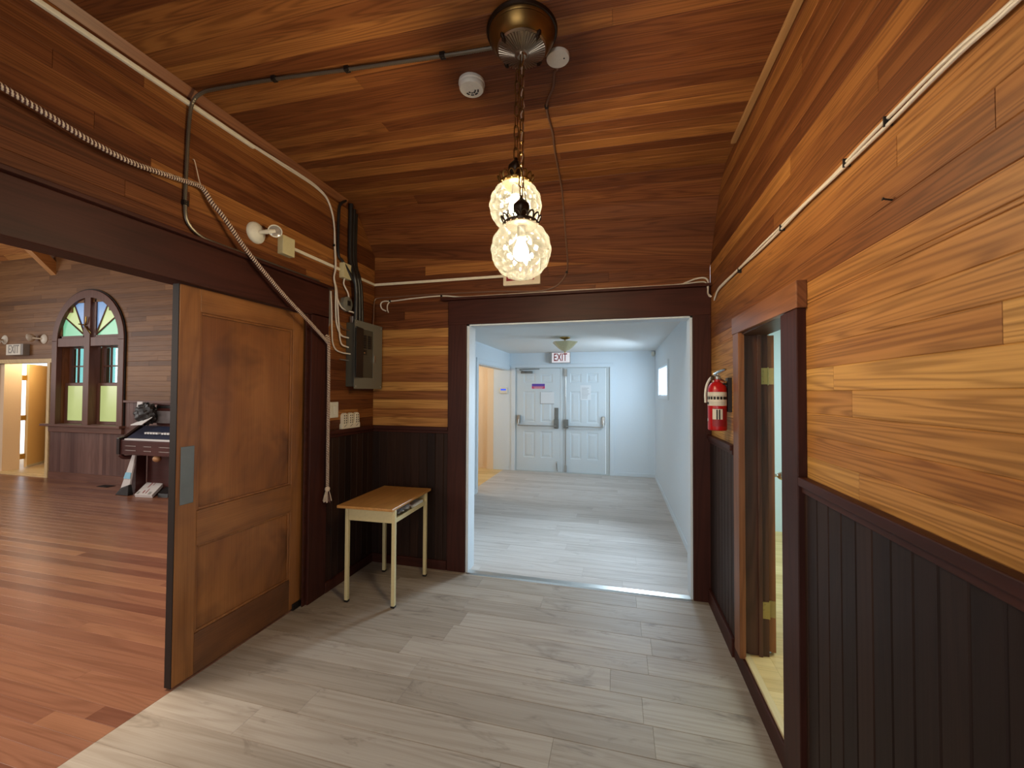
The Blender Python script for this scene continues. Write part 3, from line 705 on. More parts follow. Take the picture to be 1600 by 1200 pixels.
# hall ceiling lamp
HLc = Vector((-.725, 5.80, 0))
H = thing('ceiling_lamp', (-.725, 5.80, 2.11), 'brass ceiling lamp with scalloped champagne glass bowl in the hall', 'ceiling lamp')
b = B(); b.lathe([(.075, HZ), (.072, HZ - .012), (.03, HZ - .028), (.008, HZ - .03), (.008, 2.15), (.012, 2.125), (.004, 2.105), (0, 2.10)], HLc, (0, 0, 1), 28); mesh('stem', b, M['brass'], H)
b = B(); sc = lambda a, h: 1 + .06 * math.cos(a * 6) * max(0, (h - 2.13) / .12)
b.lathe([(.012, 2.125), (.06, 2.145), (.11, 2.185), (.172, 2.252), (.176, 2.258), (.168, 2.256), (.105, 2.192), (.055, 2.153), (.010, 2.135)], HLc, (0, 0, 1), 60, sc); mesh('glass_bowl', b, M['bowl'], H)
# keypad and sensor
b = B(); b.box(-2.30, -2.135, HY1 - .025, HY1, 1.52, 1.645); K = one('alarm_keypad', b, M['plate'], 'white alarm keypad with blue display left of the hall double doors', 'keypad', bevel=.012)
b = B(); b.box(-2.275, -2.165, HY1 - .027, HY1 - .0245, 1.585, 1.615); mesh('display', b, M['bluelcd'], K)['label'] = 'blue lit display'
b = B(); b.ball((.628, HY1 - .025, 2.265), .034, 16, 10, (1, .8, 1.4)); one('motion_sensor', b, M['plate'], 'small white motion sensor high in right corner of the hall', 'sensor')
# peach room beyond the hall doorway
fp = B(); plank_face(fp, (-5.0, 4.8, 0), (1, 0, 0), (0, 1, 0), (0, 0, 1), 2.78, rows_of(0, 3.5, .09), t=.03, ch=.001, tone=lambda u, v, r: random.random())
struct('floor_peach_room', fp, M['palefloor'], 'pale wood floor of the peach room off the hall', 'floor')
b = B(); b.box(-5.1, -5.0, 5.1, 8.4, 0, HZ); b.box(-5.0, -2.27, 5.1, 5.2, 0, HZ); b.box(-5.0, -2.55, HY1 + .06, HY1 + .16, 0, HZ)
struct('wall_peach_room', b, M['peach'], 'peach walls of the room off the hall', 'wall')
b = B(); b.box(-5.1, -2.27, 5.1, 8.4, HZ, HZ + .06)
struct('ceiling_peach_room', b, M['ceilw'], 'ceiling of the peach room off the hall', 'ceiling')
b = B(); b.box(-2.56, -2.43, HY1 - .004, HY1 + .06, 0, HZ)
struct('trim_24', b, M['peach'], 'peach corner post at end of the hall doorway', 'trim')

# ------------------------------------------------------------------ sanctuary
SY = 5.0
fs = B(); plank_face(fs, (-13.0, -3.0, 0), (1, 0, 0), (0, 1, 0), (0, 0, 1), 10.78, rows_of(0, 8.0, .083), t=.03, ch=.0012, seg=(2.0, 4.6), tone=lambda u, v, r: min(1, max(0, random.gauss(.4, .2))))
struct('floor_sanctuary', fs, M['redfloor'], 'worn red-brown plank floor of the sanctuary on the left', 'floor')
wn0, wn1 = -9.66, -7.93            # arched window outer casing
dr0, dr1 = -11.35, -9.78           # doorway
wsx = B(); plank_face(wsx, (-13.0, SY, 0), (1, 0, 0), (0, 0, 1), (0, -1, 0), 10.64, rows_of(1.37, 3.95, .082), [(dr0 + 13, dr1 + 13, 0, 2.03), (wn0 + 13 + .08, wn1 + 13 - .08, .96, 2.38), (wn0 + 13 + .18, wn1 + 13 - .18, 2.38, 2.9), (wn0 + 13 + .42, wn1 + 13 - .42, 2.9, 3.06)], t=.1, ch=.002, tone=lambda u, v, r: min(1, max(0, random.gauss(.5, .2))))
struct('wall_sanctuary_back', wsx, M['firsanct'], 'faded board wall of the sanctuary with arched window', 'wall')
b = B(); plank_face(b, (-13.0, SY, 0), (0, 0, 1), (1, 0, 0), (0, -1, 0), 1.37, rows_of(0, 10.64, .085), [(0, 2.03, dr0 + 13, dr1 + 13), (.96, 1.40, wn0 + 13 + .08, wn1 + 13 - .08)], t=.1, ch=.002, joints=lambda r, v: [], tone=lambda u, v, r: random.random())
struct('trim_25', b, M['panelsanct'], 'faded vertical board wainscot of the sanctuary wall', 'wainscot')
b = B(); b.box(-7.92, -2.36, SY - .03, SY, 1.345, 1.38); b.box(-13, dr0 - .1, SY - .03, SY, 1.345, 1.38)
struct('trim_26', b, M['strimX'], 'faded chair rail on the sanctuary wall behind the organ', 'chair rail', bevel=.003)
b = B(); b.box(dr1 + .09, -2.36, SY - .02, SY, 0, .12)
struct('baseboard_sanctuary', b, M['strimX'], 'faded baseboard of the sanctuary wall', 'baseboard')
b = B(); plank_face(b, (-13.0, -3.0, 0), (0, 1, 0), (0, 0, 1), (1, 0, 0), 8.0, rows_of(0, 8.2, .1), [], t=.1, ch=.002)
struct('wall_sanctuary_left', b, M['firsanct'], 'far end board wall of the sanctuary', 'wall')
b = B(); plank_face(b, (-13.0, -3.0, 0), (1, 0, 0), (0, 0, 1), (0, 1, 0), 10.64, rows_of(0, 3.95, .1), [], t=.1, ch=.002)
struct('wall_sanctuary_front', b, M['firsanct'], 'near board wall of the sanctuary out of view', 'wall')
b = B()
for s_, y0 in ((1, SY + .1), (-1, -3.1)):
    O = Vector((-13.0, y0, 3.85)); vv = Vector((0, -s_ * .7071, .7071))
    plank_face(b, O, (1, 0, 0), vv, Vector((0, -s_ * .7071, -.7071)), 10.64, rows_of(0, 5.82, .12), t=.05, ch=.002, tone=lambda u, v, r: random.uniform(.4, .9))
struct('ceiling_sanctuary', b, M['fir'], 'steep orange board ceiling of the sanctuary', 'ceiling')
b = B(); yy = SY - .0; b.hexa([(-9.80, yy, 3.59), (-9.67, yy, 3.59), (-9.67, 2.0, 6.59), (-9.80, 2.0, 6.59), (-9.80, yy, 3.82), (-9.67, yy, 3.82), (-9.67, 2.0, 6.82), (-9.80, 2.0, 6.82)])
one('roof_beam', b, M['beam'], 'light pine rafter rising from the sanctuary wall', 'beam')
# vestibule beyond the sanctuary doorway
b = B(); b.box(dr0 - .02, dr1 + .02, SY - .0, SY + .1, 2.03, 2.05); b.box(dr1 - .03, dr1 + .0, SY - .01, SY + .1, 0, 2.03); b.box(dr0 - .11, dr1 + .11, SY - .02, SY, 2.03, 2.10); b.box(dr1, dr1 + .06, SY - .02, SY, 0, 2.03); b.box(dr0, dr1, SY - .02, SY + .1, 0, .012)
struct('trim_27', b, M['palewood'], 'pale frame of the sanctuary side doorway', 'door casing')
b = B(); b.box(-14.0, -9.0, SY + .1, 7.6, -.05, .02)
struct('floor_vestibule', b, M['palewood'], 'pale floor of the vestibule beyond the sanctuary', 'floor')
b = B(); b.hexa([(-9.77, SY + .1, .02), (-9.90, SY + .1, .02), (-13.3, 6.84, .02), (-13.17, 6.84, .02), (-9.77, SY + .1, 2.4), (-9.90, SY + .1, 2.4), (-13.3, 6.84, 2.4), (-13.17, 6.84, 2.4)])
struct('wall_vestibule', b, M['cream'], 'cream slanting wall of the vestibule beyond the sanctuary', 'wall')
b = B(); b.box(-14.0, -9.0, SY + .1, 7.7, 2.4, 2.46)
struct('ceiling_vestibule', b, M['ceilw'], 'ceiling of the vestibule beyond the sanctuary', 'ceiling')
b = B(); b.box(-13.2, -11.20, SY + .102, 5.34, .02, 2.38)
struct('wall_vestibule_return', b, M['peach'], 'short peach return wall left in the sanctuary doorway', 'wall')
D5 = thing('door_5', (-11.5, 5.7, .03), 'yellow painted door ajar beyond the sanctuary doorway', 'door', kind='structure')
dd = Vector((-.68, .735, 0)).normalized(); dn = Vector((dd.y, -dd.x, 0))
def leaf5(b, a0, a1, p0, p1, z0, z1):
    o = Vector((-11.235, 5.415, 0)); q = [o + dd * a + dn * p for a, p in ((a0, p0), (a1, p0), (a1, p1), (a0, p1))]
    return b.hexa([tuple(x + Vector((0, 0, z0))) for x in q] + [tuple(x + Vector((0, 0, z1))) for x in q])
b = B(); leaf5(b, 0, .92, 0, .04, .03, 2.05); mesh('leaf', b, M['cream'], D5)
b = B(); leaf5(b, 0, .92, .04, .045, .03, .07); mesh('kick_strip', b, M['plate'], D5)
for zc in (.25, 1.0, 1.78):
    b = B(); b.box(-11.25, -11.215, 5.335, 5.42, zc - .05, zc + .05); mesh('hinge', b, M['brass'], D5)

# arched window
zs = 2.40; cx = (wn0 + wn1) / 2; Ro = (wn1 - wn0) / 2; Ri = Ro - .13
def arch_ring(b, r0, r1, y0, y1, a0=0, a1=PI, n=28):
    vs = []
    for i in range(n + 1):
        a = a0 + (a1 - a0) * i / n; c, s = math.cos(a), math.sin(a)
        for r, y in ((r0, y0), (r1, y0), (r1, y1), (r0, y1)): vs.append((cx + c * r, y, zs + s * r))
    f = [(i * 4 + k, i * 4 + (k + 1) % 4, i * 4 + 4 + (k + 1) % 4, i * 4 + 4 + k) for i in range(n) for k in range(4)]
    f += [(0, 1, 2, 3), (n * 4 + 3, n * 4 + 2, n * 4 + 1, n * 4)]
    return b.add(vs, f)
yf = SY - .035
b = B(); arch_ring(b, Ri, Ro, yf, SY + .04)
b.box(wn0, wn0 + .13, yf, SY + .04, .95, zs); b.box(wn1 - .13, wn1, yf, SY + .04, .95, zs); b.box(cx - .07, cx + .07, yf, SY + .13, .95, zs + Ri)
b.box(wn0 + .13, wn1 - .13, yf + .01, SY + .10, zs - .10, zs + .05)
W2 = struct('window_2', b, M['strimZ'], 'arched stained glass sanctuary window with two double sashes', 'window', bevel=.004)
b = B(); b.box(wn0 - .16, wn1 + .03, SY - .09, SY + .04, .915, .955); b.box(wn0 - .02, wn1 + .01, SY - .045, SY, .82, .915); mesh('sill', b, M['strimX'], W2, .004)
b = B(); arch_ring(b, Ro, Ro + .02, SY - .02, SY); b.box(wn1, wn1 + .02, SY - .02, SY, .95, zs); mesh('outer_bead', b, M['rust'], W2)
# reveal boards
b = B()
for (xa, xb) in ((wn0 + .13, cx - .07), (cx + .07, wn1 - .13)):
    if xa < cx: b.box(xa - .02, xa, SY + .041, SY + .2, .95, zs - .05)
    else: b.box(xb, xb + .02, SY + .041, SY + .2, .95, zs - .05)
    b.box(xa, xb, SY + .041, SY + .2, .93, .955)
mesh('reveal', b, M['caseZ'], W2)
for sgn in (-1, 1):
    # fan light: three coloured panes
    ca = cx + sgn * .13; rr = Ri - .07
    def P(a, r):
        return (ca + sgn * math.cos(a) * (r - .06), SY + .02, zs + .09 + math.sin(a) * (r - .035))
    for (a0, a1, mt) in ((0.0, .56, 'ggrn'), (.56, 1.08, 'gyel'), (1.08, PI / 2, 'gblue')):
        q = B(); n = 8
        vs = [(ca, SY + .02, zs + .09)] + [P(a0 + (a1 - a0) * i / n, rr) for i in range(n + 1)]
        q.prism(vs, (0, .008, 0)); mesh('stained_pane', q, M[mt], W2)
    q = B()
    for a in (.56, 1.08):
        q.tube([(ca, SY + .014, zs + .09), P(a, rr)], .014, 6)
    q.box(ca - .02, ca + .02, SY + .0, SY + .03, zs + .06, zs + .09 + rr - .04); q.box(min(ca, ca + sgn * (rr - .06)), max(ca, ca + sgn * (rr - .06)), SY, SY + .03, zs + .045, zs + .09)
    q.tube([P(PI / 2 * i / 14, rr + .02) for i in range(15)], .03, 6)
    mesh('fan_frame', q, M['strimX'], W2)
    xa, xb = (wn0 + .13, cx - .07) if sgn < 0 else (cx + .07, wn1 - .13)
    # upper sash (clear, set back) and lower sash (frosted)
    for (z0, z1, yy, nm) in ((1.63, zs - .06, SY + .14, 'upper_sash'), (.96, 1.67, SY + .09, 'lower_sash')):
        q = B(); fw = .055
        q.box(xa, xa + fw, yy, yy + .04, z0, z1); q.box(xb - fw, xb, yy, yy + .04, z0, z1); q.box(xa + fw, xb - fw, yy, yy + .04, z0, z0 + .05); q.box(xa + fw, xb - fw, yy, yy + .04, z1 - .05, z1)
        if nm == 'upper_sash':
            q.box(xa + .20, xa + .225, yy + .005, yy + .03, z0 + .05, z1 - .05); q.box(xa + .40, xa + .425, yy + .005, yy + .03, z0 + .05, z1 - .05); q.box(xa + fw, xb - fw, yy + .005, yy + .03, 1.955, 1.98)
        mesh(nm, q, M['strimZ'], W2, .002)
        q = B(); q.box(xa + fw, xb - fw, yy + .015, yy + .02, z0 + .05, z1 - .05); mesh('pane', q, M['clear' if nm == 'upper_sash' else 'gfrost'], W2)
q = B(); q.tube(smooth([(cx - .17, SY - .05, zs + .28), (cx - .02, SY - .05, zs + .27), (cx + .02, SY - .06, zs + .40)], 4), .012, 6); mesh('latch', q, M['brass'], W2)['label'] = 'brass casement latch'
q = B(); q.tube([(cx - .02, SY - .05, zs + .24), (cx + .12, SY - .05, zs + .10)], .012, 6); mesh('latch_handle', q, M['brass'], W2)
q = B(); q.box(-9.75, -6.9, SY + 1.6, SY + 1.7, 0, 3.2)
for xx in (-9.6, -8.9, -8.2): pass
struct('wall_annex', q, M['firsanct'], 'board wall of the annex seen through the sanctuary window', 'wall')
for i, xx in enumerate((-11.30, -10.28)):
    q = B(); q.box(xx, xx + .16, SY + 1.57, SY + 1.6, 1.3, 2.9); 
q = B(); q.box(-10.92, -10.70, SY + 1.0, SY + 1.04, 1.2, 3.0); q.box(-9.95, -9.72, SY + 1.0, SY + 1.04, 1.2, 3.0)
W3 = struct('window_3', q, M['gteal'], 'teal lit panes seen through the sanctuary window', 'window')
q = B(); q.box(-11.8, -10.92, SY + 1.0, SY + 1.06, .0, 3.0); q.box(-10.70, -9.95, SY + 1.0, SY + 1.06, 0, 3.0); q.box(-9.72, -6.9, SY + 1.0, SY + 1.06, 0, 3.0)
for x0 in (-11.3, -10.5, -10.3): pass
struct('wall_annex_near', q, M['firsanct'], 'dark boards between teal panes beyond the sanctuary window', 'wall')

# sanctuary exit sign and lamp heads
E2 = thing('exit_sign', (-10.52, SY, 2.17), 'small white exit sign above the sanctuary side doorway', 'exit sign')
b = B(); b.box(-10.75, -10.30, SY - .09, SY, 2.17, 2.37); mesh('housing', b, M['papergrey'], E2, .004)
b = B(); b.box(-10.745, -10.36, SY - .094, SY - .09, 2.176, 2.364); mesh('face', b, M['plate'], E2)
text_mesh('letters', 'EXIT', .21, M['papergrey'], E2, (-10.545, SY - .0955, 2.27), PI / 2, sx=.68)
def remote_head(base, nrm, up_, head, r1, r2, label, mounted_r=.04):
    n = Vector(nrm); t = thing('emergency_light', base, label, 'emergency light', 'remote emergency lamp heads')
    b = B(); b.lathe([(r1, 0), (r1, .008), (r1 * .85, .02), (r1 * .3, .034), (0, .036)], base, n, 28); mesh('mount', b, M['plate'], t)
    hd = Vector(head); bs = Vector(base) + n * .03
    b = B(); b.tube(smooth([bs, (bs + hd) / 2 + n * .02, hd], 4), [.014] * 9, 10); mesh('arm', b, M['ivory'], t)
    d = Vector(up_).normalized()
    b = B(); b.lathe([(0, -r2 * .9), (r2 * .5, -r2 * .8), (r2 * .9, -r2 * .3), (r2, 0), (r2, r2 * .12), (r2 * .86, r2 * .12), (r2 * .86, 0)], hd, d, 24); mesh('lamp_head', b, M['plate'], t)
    b = B(); b.lathe([(r2 * .86, r2 * .02), (r2 * .5, r2 * .16), (0, r2 * .2)], hd, d, 24); mesh('lens', b, M['lens'], t)
    return t
remote_head((-9.92, SY, 2.455), (0, -1, 0), (-.8, -.5, -.2), (-10.10, SY - .1, 2.47), .085, .075, 'white emergency lamp head right of the sanctuary exit sign')
remote_head((-10.98, SY, 2.47), (0, -1, 0), (.8, -.5, -.2), (-10.98, SY - .12, 2.43), .085, .06, 'white emergency lamp head left of the sanctuary exit sign')
# floor vent
b = B(); b.box(-8.09, -7.86, 4.74, 4.86, 0, .006)
FV = one('floor_vent', b, M['rust'], 'dark floor register below the sanctuary window', 'floor vent')
b = B()
for i in range(8): b.box(-8.08 + i * .028, -8.065 + i * .028, 4.75, 4.85, .006, .009)
mesh('grille', b, M['black'], FV)

# organ
OR = thing('reed_organ', (-6.5, 4.7, 0), 'dark wooden reed organ against the sanctuary wall', 'organ')
b = B(); b.box(-7.16, -5.86, 4.45, 4.74, .60, .815); mesh('key_slip', b, M['organ'], OR, .008)
b = B(); b.box(-6.98, -6.02, 4.72, 4.96, .03, .60); b.box(-6.84, -5.92, 4.74, 4.96, .60, 1.33); b.box(-7.10, -6.84, 4.74, 4.96, .60, 1.0); mesh('case', b, M['organ'], OR, .006)
b = B(); b.box(-6.87, -5.9, 4.70, 4.97, 1.33, 1.35); mesh('top_shelf', b, M['organ'], OR, .004)
for xa_, xb_ in ((-6.84, -6.55), (-6.50, -6.10)):
    b = B(); b.box(xa_, xb_, 4.735, 4.742, 1.275, 1.315); mesh('fret_panel', b, M['black'], OR)
b = B(); b.box(-6.86, -6.05, 4.70, 4.735, 1.05, 1.235); mesh('music_desk', b, M['grey_desk'], OR, .004)
b = B(); b.hexa([(-7.08, 4.50, .815), (-5.94, 4.50, .815), (-5.94, 4.74, .815), (-7.08, 4.74, .815), (-7.08, 4.50, .835), (-5.94, 4.50, .835), (-5.94, 4.74, 1.0), (-7.08, 4.74, 1.0)]); mesh('stop_board', b, M['keyblue'], OR)
b = B(); b.hexa([(-7.05, 4.455, .816), (-5.97, 4.455, .816), (-5.97, 4.51, .816), (-7.05, 4.51, .816), (-7.05, 4.455, .832), (-5.97, 4.455, .832), (-5.97, 4.51, .836), (-7.05, 4.51, .836)]); mesh('keyboard', b, M['paper'], OR)['label'] = 'white keys'
for i in range(16):
    if i % 6 == 5: continue
    x = -6.80 + i * .055; b = B(); b.box(x, x + .036, 4.55, 4.60, .90, .925); mesh('stop_tab', b, M['paper'], OR)
for s_ in (-1, 1):
    x = -6.51 + s_ * .635
    b = B(); b.prism([(x - .03, 4.43, .60), (x - .03, 4.43, .84), (x - .03, 4.52, .86), (x - .03, 4.78, 1.06), (x - .03, 4.78, .60)], (.06, 0, 0)); mesh('cheek', b, M['organdk'], OR, .005)
    b = B(); b.tube(smooth([(x, 4.46, .60), (x + .02, 4.50, .55), (x + .06, 4.60, .54), (x + .08, 4.66, .50)], 4), .03, 10); b.box(x + .03, x + .12, 4.60, 4.74, .0, .56); mesh('leg', b, M['organ'], OR, .006)
for gx in (-7.02, -6.66, -6.36):
    for r in range(2):
        b = B(); b.box(gx, gx + (.21 if gx != -6.66 else .15), 4.447, 4.450, .66 + r * .065, .669 + r * .065); mesh('label_strip', b, M['dots'], OR)
b = B(); b.ball((-6.47, 4.50, .555), .06, 12, 8, (1, .8, .8)); mesh('knee_swell', b, M['tan'], OR)
# things on and by the organ
b = B()
b.ball((-6.90, 4.63, 1.19), .165, 34, 22, (1.1, .55, .95), lambda t, p: 1 + .16 * math.sin(5 * t + 3 * p) * math.sin(7 * p) + .07 * math.sin(9 * t - 6 * p))
BG = one('black_bag', b, M['black'], 'crumpled black bag on left end of the organ', 'bag')
b = B(); b.hexa([(-7.04, 4.52, 1.02), (-6.72, 4.46, 1.04), (-6.72, 4.60, 1.14), (-7.04, 4.62, 1.06), (-7.04, 4.52, 1.035), (-6.72, 4.46, 1.055), (-6.72, 4.60, 1.155), (-7.04, 4.62, 1.075)])
one('paper_roll', b, M['paper'], 'folded white papers in front of the black bag on the organ', 'paper', bevel=.004)
b = B(); b.hexa([(-7.06, 4.61, 1.27), (-6.94, 4.60, 1.30), (-6.94, 4.63, 1.30), (-7.06, 4.64, 1.27), (-7.05, 4.61, 1.375), (-6.93, 4.60, 1.375), (-6.93, 4.63, 1.375), (-7.05, 4.64, 1.375)])
one('paper_slip', b, M['paper'], 'white paper slip sticking up above the black bag', 'paper')
LB = thing('leaning_banner', (-7.0, 4.55, 0), 'narrow white and blue printed board leaning under left end of the organ', 'board')
b = B(); b.hexa([(-7.16, 4.47, .02), (-6.98, 4.47, .02), (-6.98, 4.49, .02), (-7.16, 4.49, .02), (-6.99, 4.52, .585), (-6.93, 4.52, .585), (-6.93, 4.54, .585), (-6.99, 4.54, .585)]); mesh('board', b, M['carton'], LB)
b = B(); b.hexa([(-7.095, 4.481, .24), (-6.965, 4.481, .24), (-6.965, 4.486, .24), (-7.095, 4.486, .24), (-7.065, 4.489, .33), (-6.958, 4.489, .33), (-6.958, 4.494, .33), (-7.065, 4.494, .33)]); mesh('blue_print', b, M['lightblue'], LB)
b = B(); b.hexa([(-7.20, 4.44, 0), (-6.94, 4.44, 0), (-6.94, 4.52, 0), (-7.20, 4.52, 0), (-7.10, 4.455, .11), (-6.95, 4.455, .16), (-6.95, 4.50, .16), (-7.10, 4.50, .11)]); mesh('foot', b, M['black'], LB, .01)['label'] = 'black foot'
CB = thing('flat_carton', (-6.75, 4.6, 0), 'white carton with red stripes lying tilted on the floor by the organ', 'box')
c0 = [(-6.755, 4.42, .0), (-6.47, 4.455, .0), (-6.70, 4.80, .12), (-7.03, 4.79, .11)]
b = B(); b.hexa(c0 + [(p[0], p[1] - .012, p[2] + .045) for p in c0]); mesh('carton', b, M['carton'], CB, .004)
def on_carton(s, t, h=.046):
    a = Vector(c0[0]).lerp(Vector(c0[1]), s); c = Vector(c0[3]).lerp(Vector(c0[2]), s); p = a.lerp(c, t); return p + Vector((0, -.0125, h))
for s0, s1, mt in ((.36, .42, 'redink'), (.54, .58, 'redink'), (.06, .2, 'papergrey'), (.72, .86, 'papergrey')):
    t0, t1 = (.1, .92) if mt == 'redink' else (.03, .2)
    b = B(); q = [on_carton(s0, t0), on_carton(s1, t0), on_carton(s1, t1), on_carton(s0, t1)]; b.hexa([tuple(p) for p in q] + [tuple(p + Vector((0, 0, .002))) for p in q]); mesh('printed_stripe', b, M[mt], CB)
b = B(); b.prism([(-6.44, 4.50, 0), (-6.68, 4.84, 0), (-6.68, 4.84, .13), (-6.46, 4.52, .05)], (.16, .02, 0)); one('black_crate', b, M['black'], 'black wedge shaped pedal box under the tilted carton', 'box')

# ------------------------------------------------------------------ pendant lamp
cc = Vector((-.392, 1.657, 3.068))
PD = thing('pendant_lamp', cc, 'double pendant lamp with two lit diamond glass globes on chains', 'pendant lamp')
b = B(); b.lathe([(.140, .004), (.142, -.014), (.134, -.026), (.137, -.032), (.128, -.05), (.112, -.07), (.100, -.078)], cc, (0, 0, 1), 56); mesh('canopy', b, M['brassdk'], PD)['label'] = 'aged brass canopy'
b = B(); nn = 120
b.lathe([(.102, -.070), (.104, -.078), (.098, -.083), (.05, -.096), (.022, -.104), (.018, -.112), (0, -.114)], cc, (0, 0, 1), nn, lambda a, h: 1.0)
for k in range(48):
    a = 2 * PI * k / 48; u = Vector((math.cos(a), math.sin(a), 0))
    b.tube([cc + u * .030 + Vector((0, 0, -.103)), cc + u * .062 + Vector((0, 0, -.0945)), cc + u * .098 + Vector((0, 0, -.0845))], [.0014, .0026, .0038], 6)
mesh('ribbed_disc', b, M['disc'], PD)['label'] = 'dark bronze ribbed centre disc'
b = B(); b.lathe([(.146, .002), (.150, -.006), (.146, -.016), (.138, -.018)], cc, (0, 0, 1), 56); mesh('rim', b, M['bronze'], PD)
for k in range(4):
    a = 2 * PI * k / 4 + .95; u = Vector((math.cos(a), math.sin(a), 0)); p = cc + u * .107 + Vector((0, 0, -.074))
    b = B(); b.lathe([(.006, .006), (.010, -.004), (.007, -.012), (.009, -.018), (0, -.036)], p, (u * .6 + Vector((0, 0, 1))).normalized(), 10); mesh('spike', b, M['bronze'], PD)
def chain(b, a, e):
    a, e = Vector(a), Vector(e); L = (e - a).length; d = (e - a).normalized(); n = max(2, round(L / .046)); st = L / n
    s1 = d.orthogonal().normalized(); s2 = d.cross(s1)
    for i in range(n):
        c = a + d * st * (i + .5); w = s1 if i % 2 else s2; hl = st * .5 + .004; hw = .0105; pts = []
        for k in range(14):
            t = 2 * PI * k / 14; ca, sa = math.cos(t), math.sin(t)
            pts.append(c + d * (hl - hw) * (1 if ca > 0 else -1) * (abs(ca) > .01) + d * hw * ca + w * hw * sa)
        b.tube(pts, .0026, 6, True)
def pendant(gc, R, top, lit):
    gc = Vector(gc); zt = gc.z + R * .93
    b = B(); chain(b, top, gc + Vector((0, 0, R + .095))); mesh('chain', b, M['brassdk'], PD)
    b = B(); b.lathe([(0, .115), (.006, .112), (.008, .10), (.014, .094), (.022, .085), (.034, .072), (.036, .06), (.028, .046), (.020, .034), (.019, .02), (.026, .004), (.03, -.004)], gc + Vector((0, 0, R * .93)), (0, 0, 1), 24, lambda a, h: 1 + .05 * math.cos(a * 6)); mesh('socket_cap', b, M['bronze'], PD)
    b = B(); c = Vector((gc.x, gc.y, zt))
    b.lathe([(.062, -.016), (.070, -.010), (.072, -.002), (.066, .004), (.050, .006), (.02, .008)], c, (0, 0, 1), 48)
    ns = 16
    for k in range(ns):
        a = 2 * PI * k / ns; u = Vector((math.cos(a), math.sin(a), 0)); w = Vector((-math.sin(a), math.cos(a), 0)); pts = []
        for i in range(9):
            t = PI * i / 8; pts.append(c + u * (.070 + .012 * math.sin(t)) + w * .0135 * math.cos(t) + Vector((0, 0, .0 + .022 * math.sin(t))))
        b.tube(pts, .0032, 6)
        b.ball(c + u * .072 + Vector((0, 0, -.008)), .005, 8, 6)
    mesh('crown_fitter', b, M['brassdk'] if not lit else M['bronze'], PD)['label'] = 'scalloped metal crown holding the globe'
    def rel(th, ph):
        q = abs(math.cos(th * 6 + ph * 5.2) * math.cos(th * 6 - ph * 5.2))
        e = math.sin(ph) ** .5 if 0 < ph < PI else 0
        return .955 + .06 * e * q ** .6 if ph > .45 else .955
    b = B(); b.ball(gc, R, 96, 56, (1, 1, 1), rel)
    # open the neck under the crown
    keep = [f for f in b.f if sum(b.v[i].z for i in f) / len(f) < gc.z + R * .90]
    b.f = keep; b.sm = set(range(len(keep)))
    go = mesh('glass_globe', b, M['globe'], PD); go['label'] = 'clear diamond pattern glass globe'
    ul = go.data.uv_layers.new(name='Relief')
    for lp in go.data.loops:
        p = go.data.vertices[lp.vertex_index].co + world_loc(go) - gc
        th, ph = math.atan2(p.y, p.x), math.acos(max(-1, min(1, p.z / max(p.length, 1e-6))))
        ul.data[lp.index].uv = (abs(math.cos(th * 6 + ph * 5.2) * math.cos(th * 6 - ph * 5.2)) ** .5, 0.0)
    b = B(); b.lathe([(0, -.062), (.018, -.058), (.029, -.042), (.031, -.028), (.026, -.008), (.016, .014), (.014, .028), (0, .03)], gc + Vector((0, 0, .02)), (0, 0, 1), 20); mesh('bulb', b, M['bulb'], PD)
    b = B(); b.lathe([(.018, .04), (.018, .10), (0, .105)], gc + Vector((0, 0, .01)), (0, 0, 1), 16); mesh('socket', b, M['black'], PD)
G1, G2 = (-.386, 1.634, 2.128), (-.448, 1.785, 2.385)
pendant(G1, .1235, (-.389, 1.640, 2.955), True)
pendant(G2, .118, (-.432, 1.742, 2.972), False)
b = B(); pth = [Vector((-.385, 1.646, 2.96)) + Vector((.006 * math.sin(i * 1.3), .006 * math.cos(i * 1.7), -.02 * i)) for i in range(28)]
b.tube(pth + [Vector((-.372, 1.636, 2.38)), Vector((-.368, 1.64, 2.32))], .0022, 6); mesh('lamp_cord', b, M['rope1'], PD)

# smoke detector
sd = Vector((-.700, 1.885, 3.076))
S = thing('smoke_detector', sd, 'round white smoke detector on the board ceiling', 'smoke detector')
b = B(); b.lathe([(.064, .002), (.065, -.012), (.060, -.018)], sd, (0, 0, 1), 40); mesh('base', b, M['plate'], S)
b = B(); b.lathe([(.062, -.018), (.062, -.030), (.056, -.038), (.030, -.0395), (0, -.040)], sd, (0, 0, 1), 40); mesh('cover', b, M['plate'], S)
b = B()
for r in (.018, .032):
    for k in range(4):
        a0 = 2.75 - k * .72; pts = [sd + Vector((math.cos(a0 - .5 * i / 5) * r, math.sin(a0 - .5 * i / 5) * r, -.0392)) for i in range(6)]
        b.tube(pts, .0042, 5)
mesh('vent_slots', b, M['black'], S)
# round junction cover beside the lamp
jb = Vector((-.262, 1.815, 3.062))
J = one('junction_cover', B().lathe([(.052, .004), (.052, -.012), (.050, -.015), (0, -.0155)], jb, (0, 0, 1), 36), M['plate'], 'round grey-white junction cover beside the lamp canopy', 'junction box')
b = B(); b.lathe([(.004, 0), (.003, -.002), (0, -.0025)], jb + Vector((.028, .0, -.0155)), (0, 0, 1), 8); mesh('screw', b, M['ink'], J)

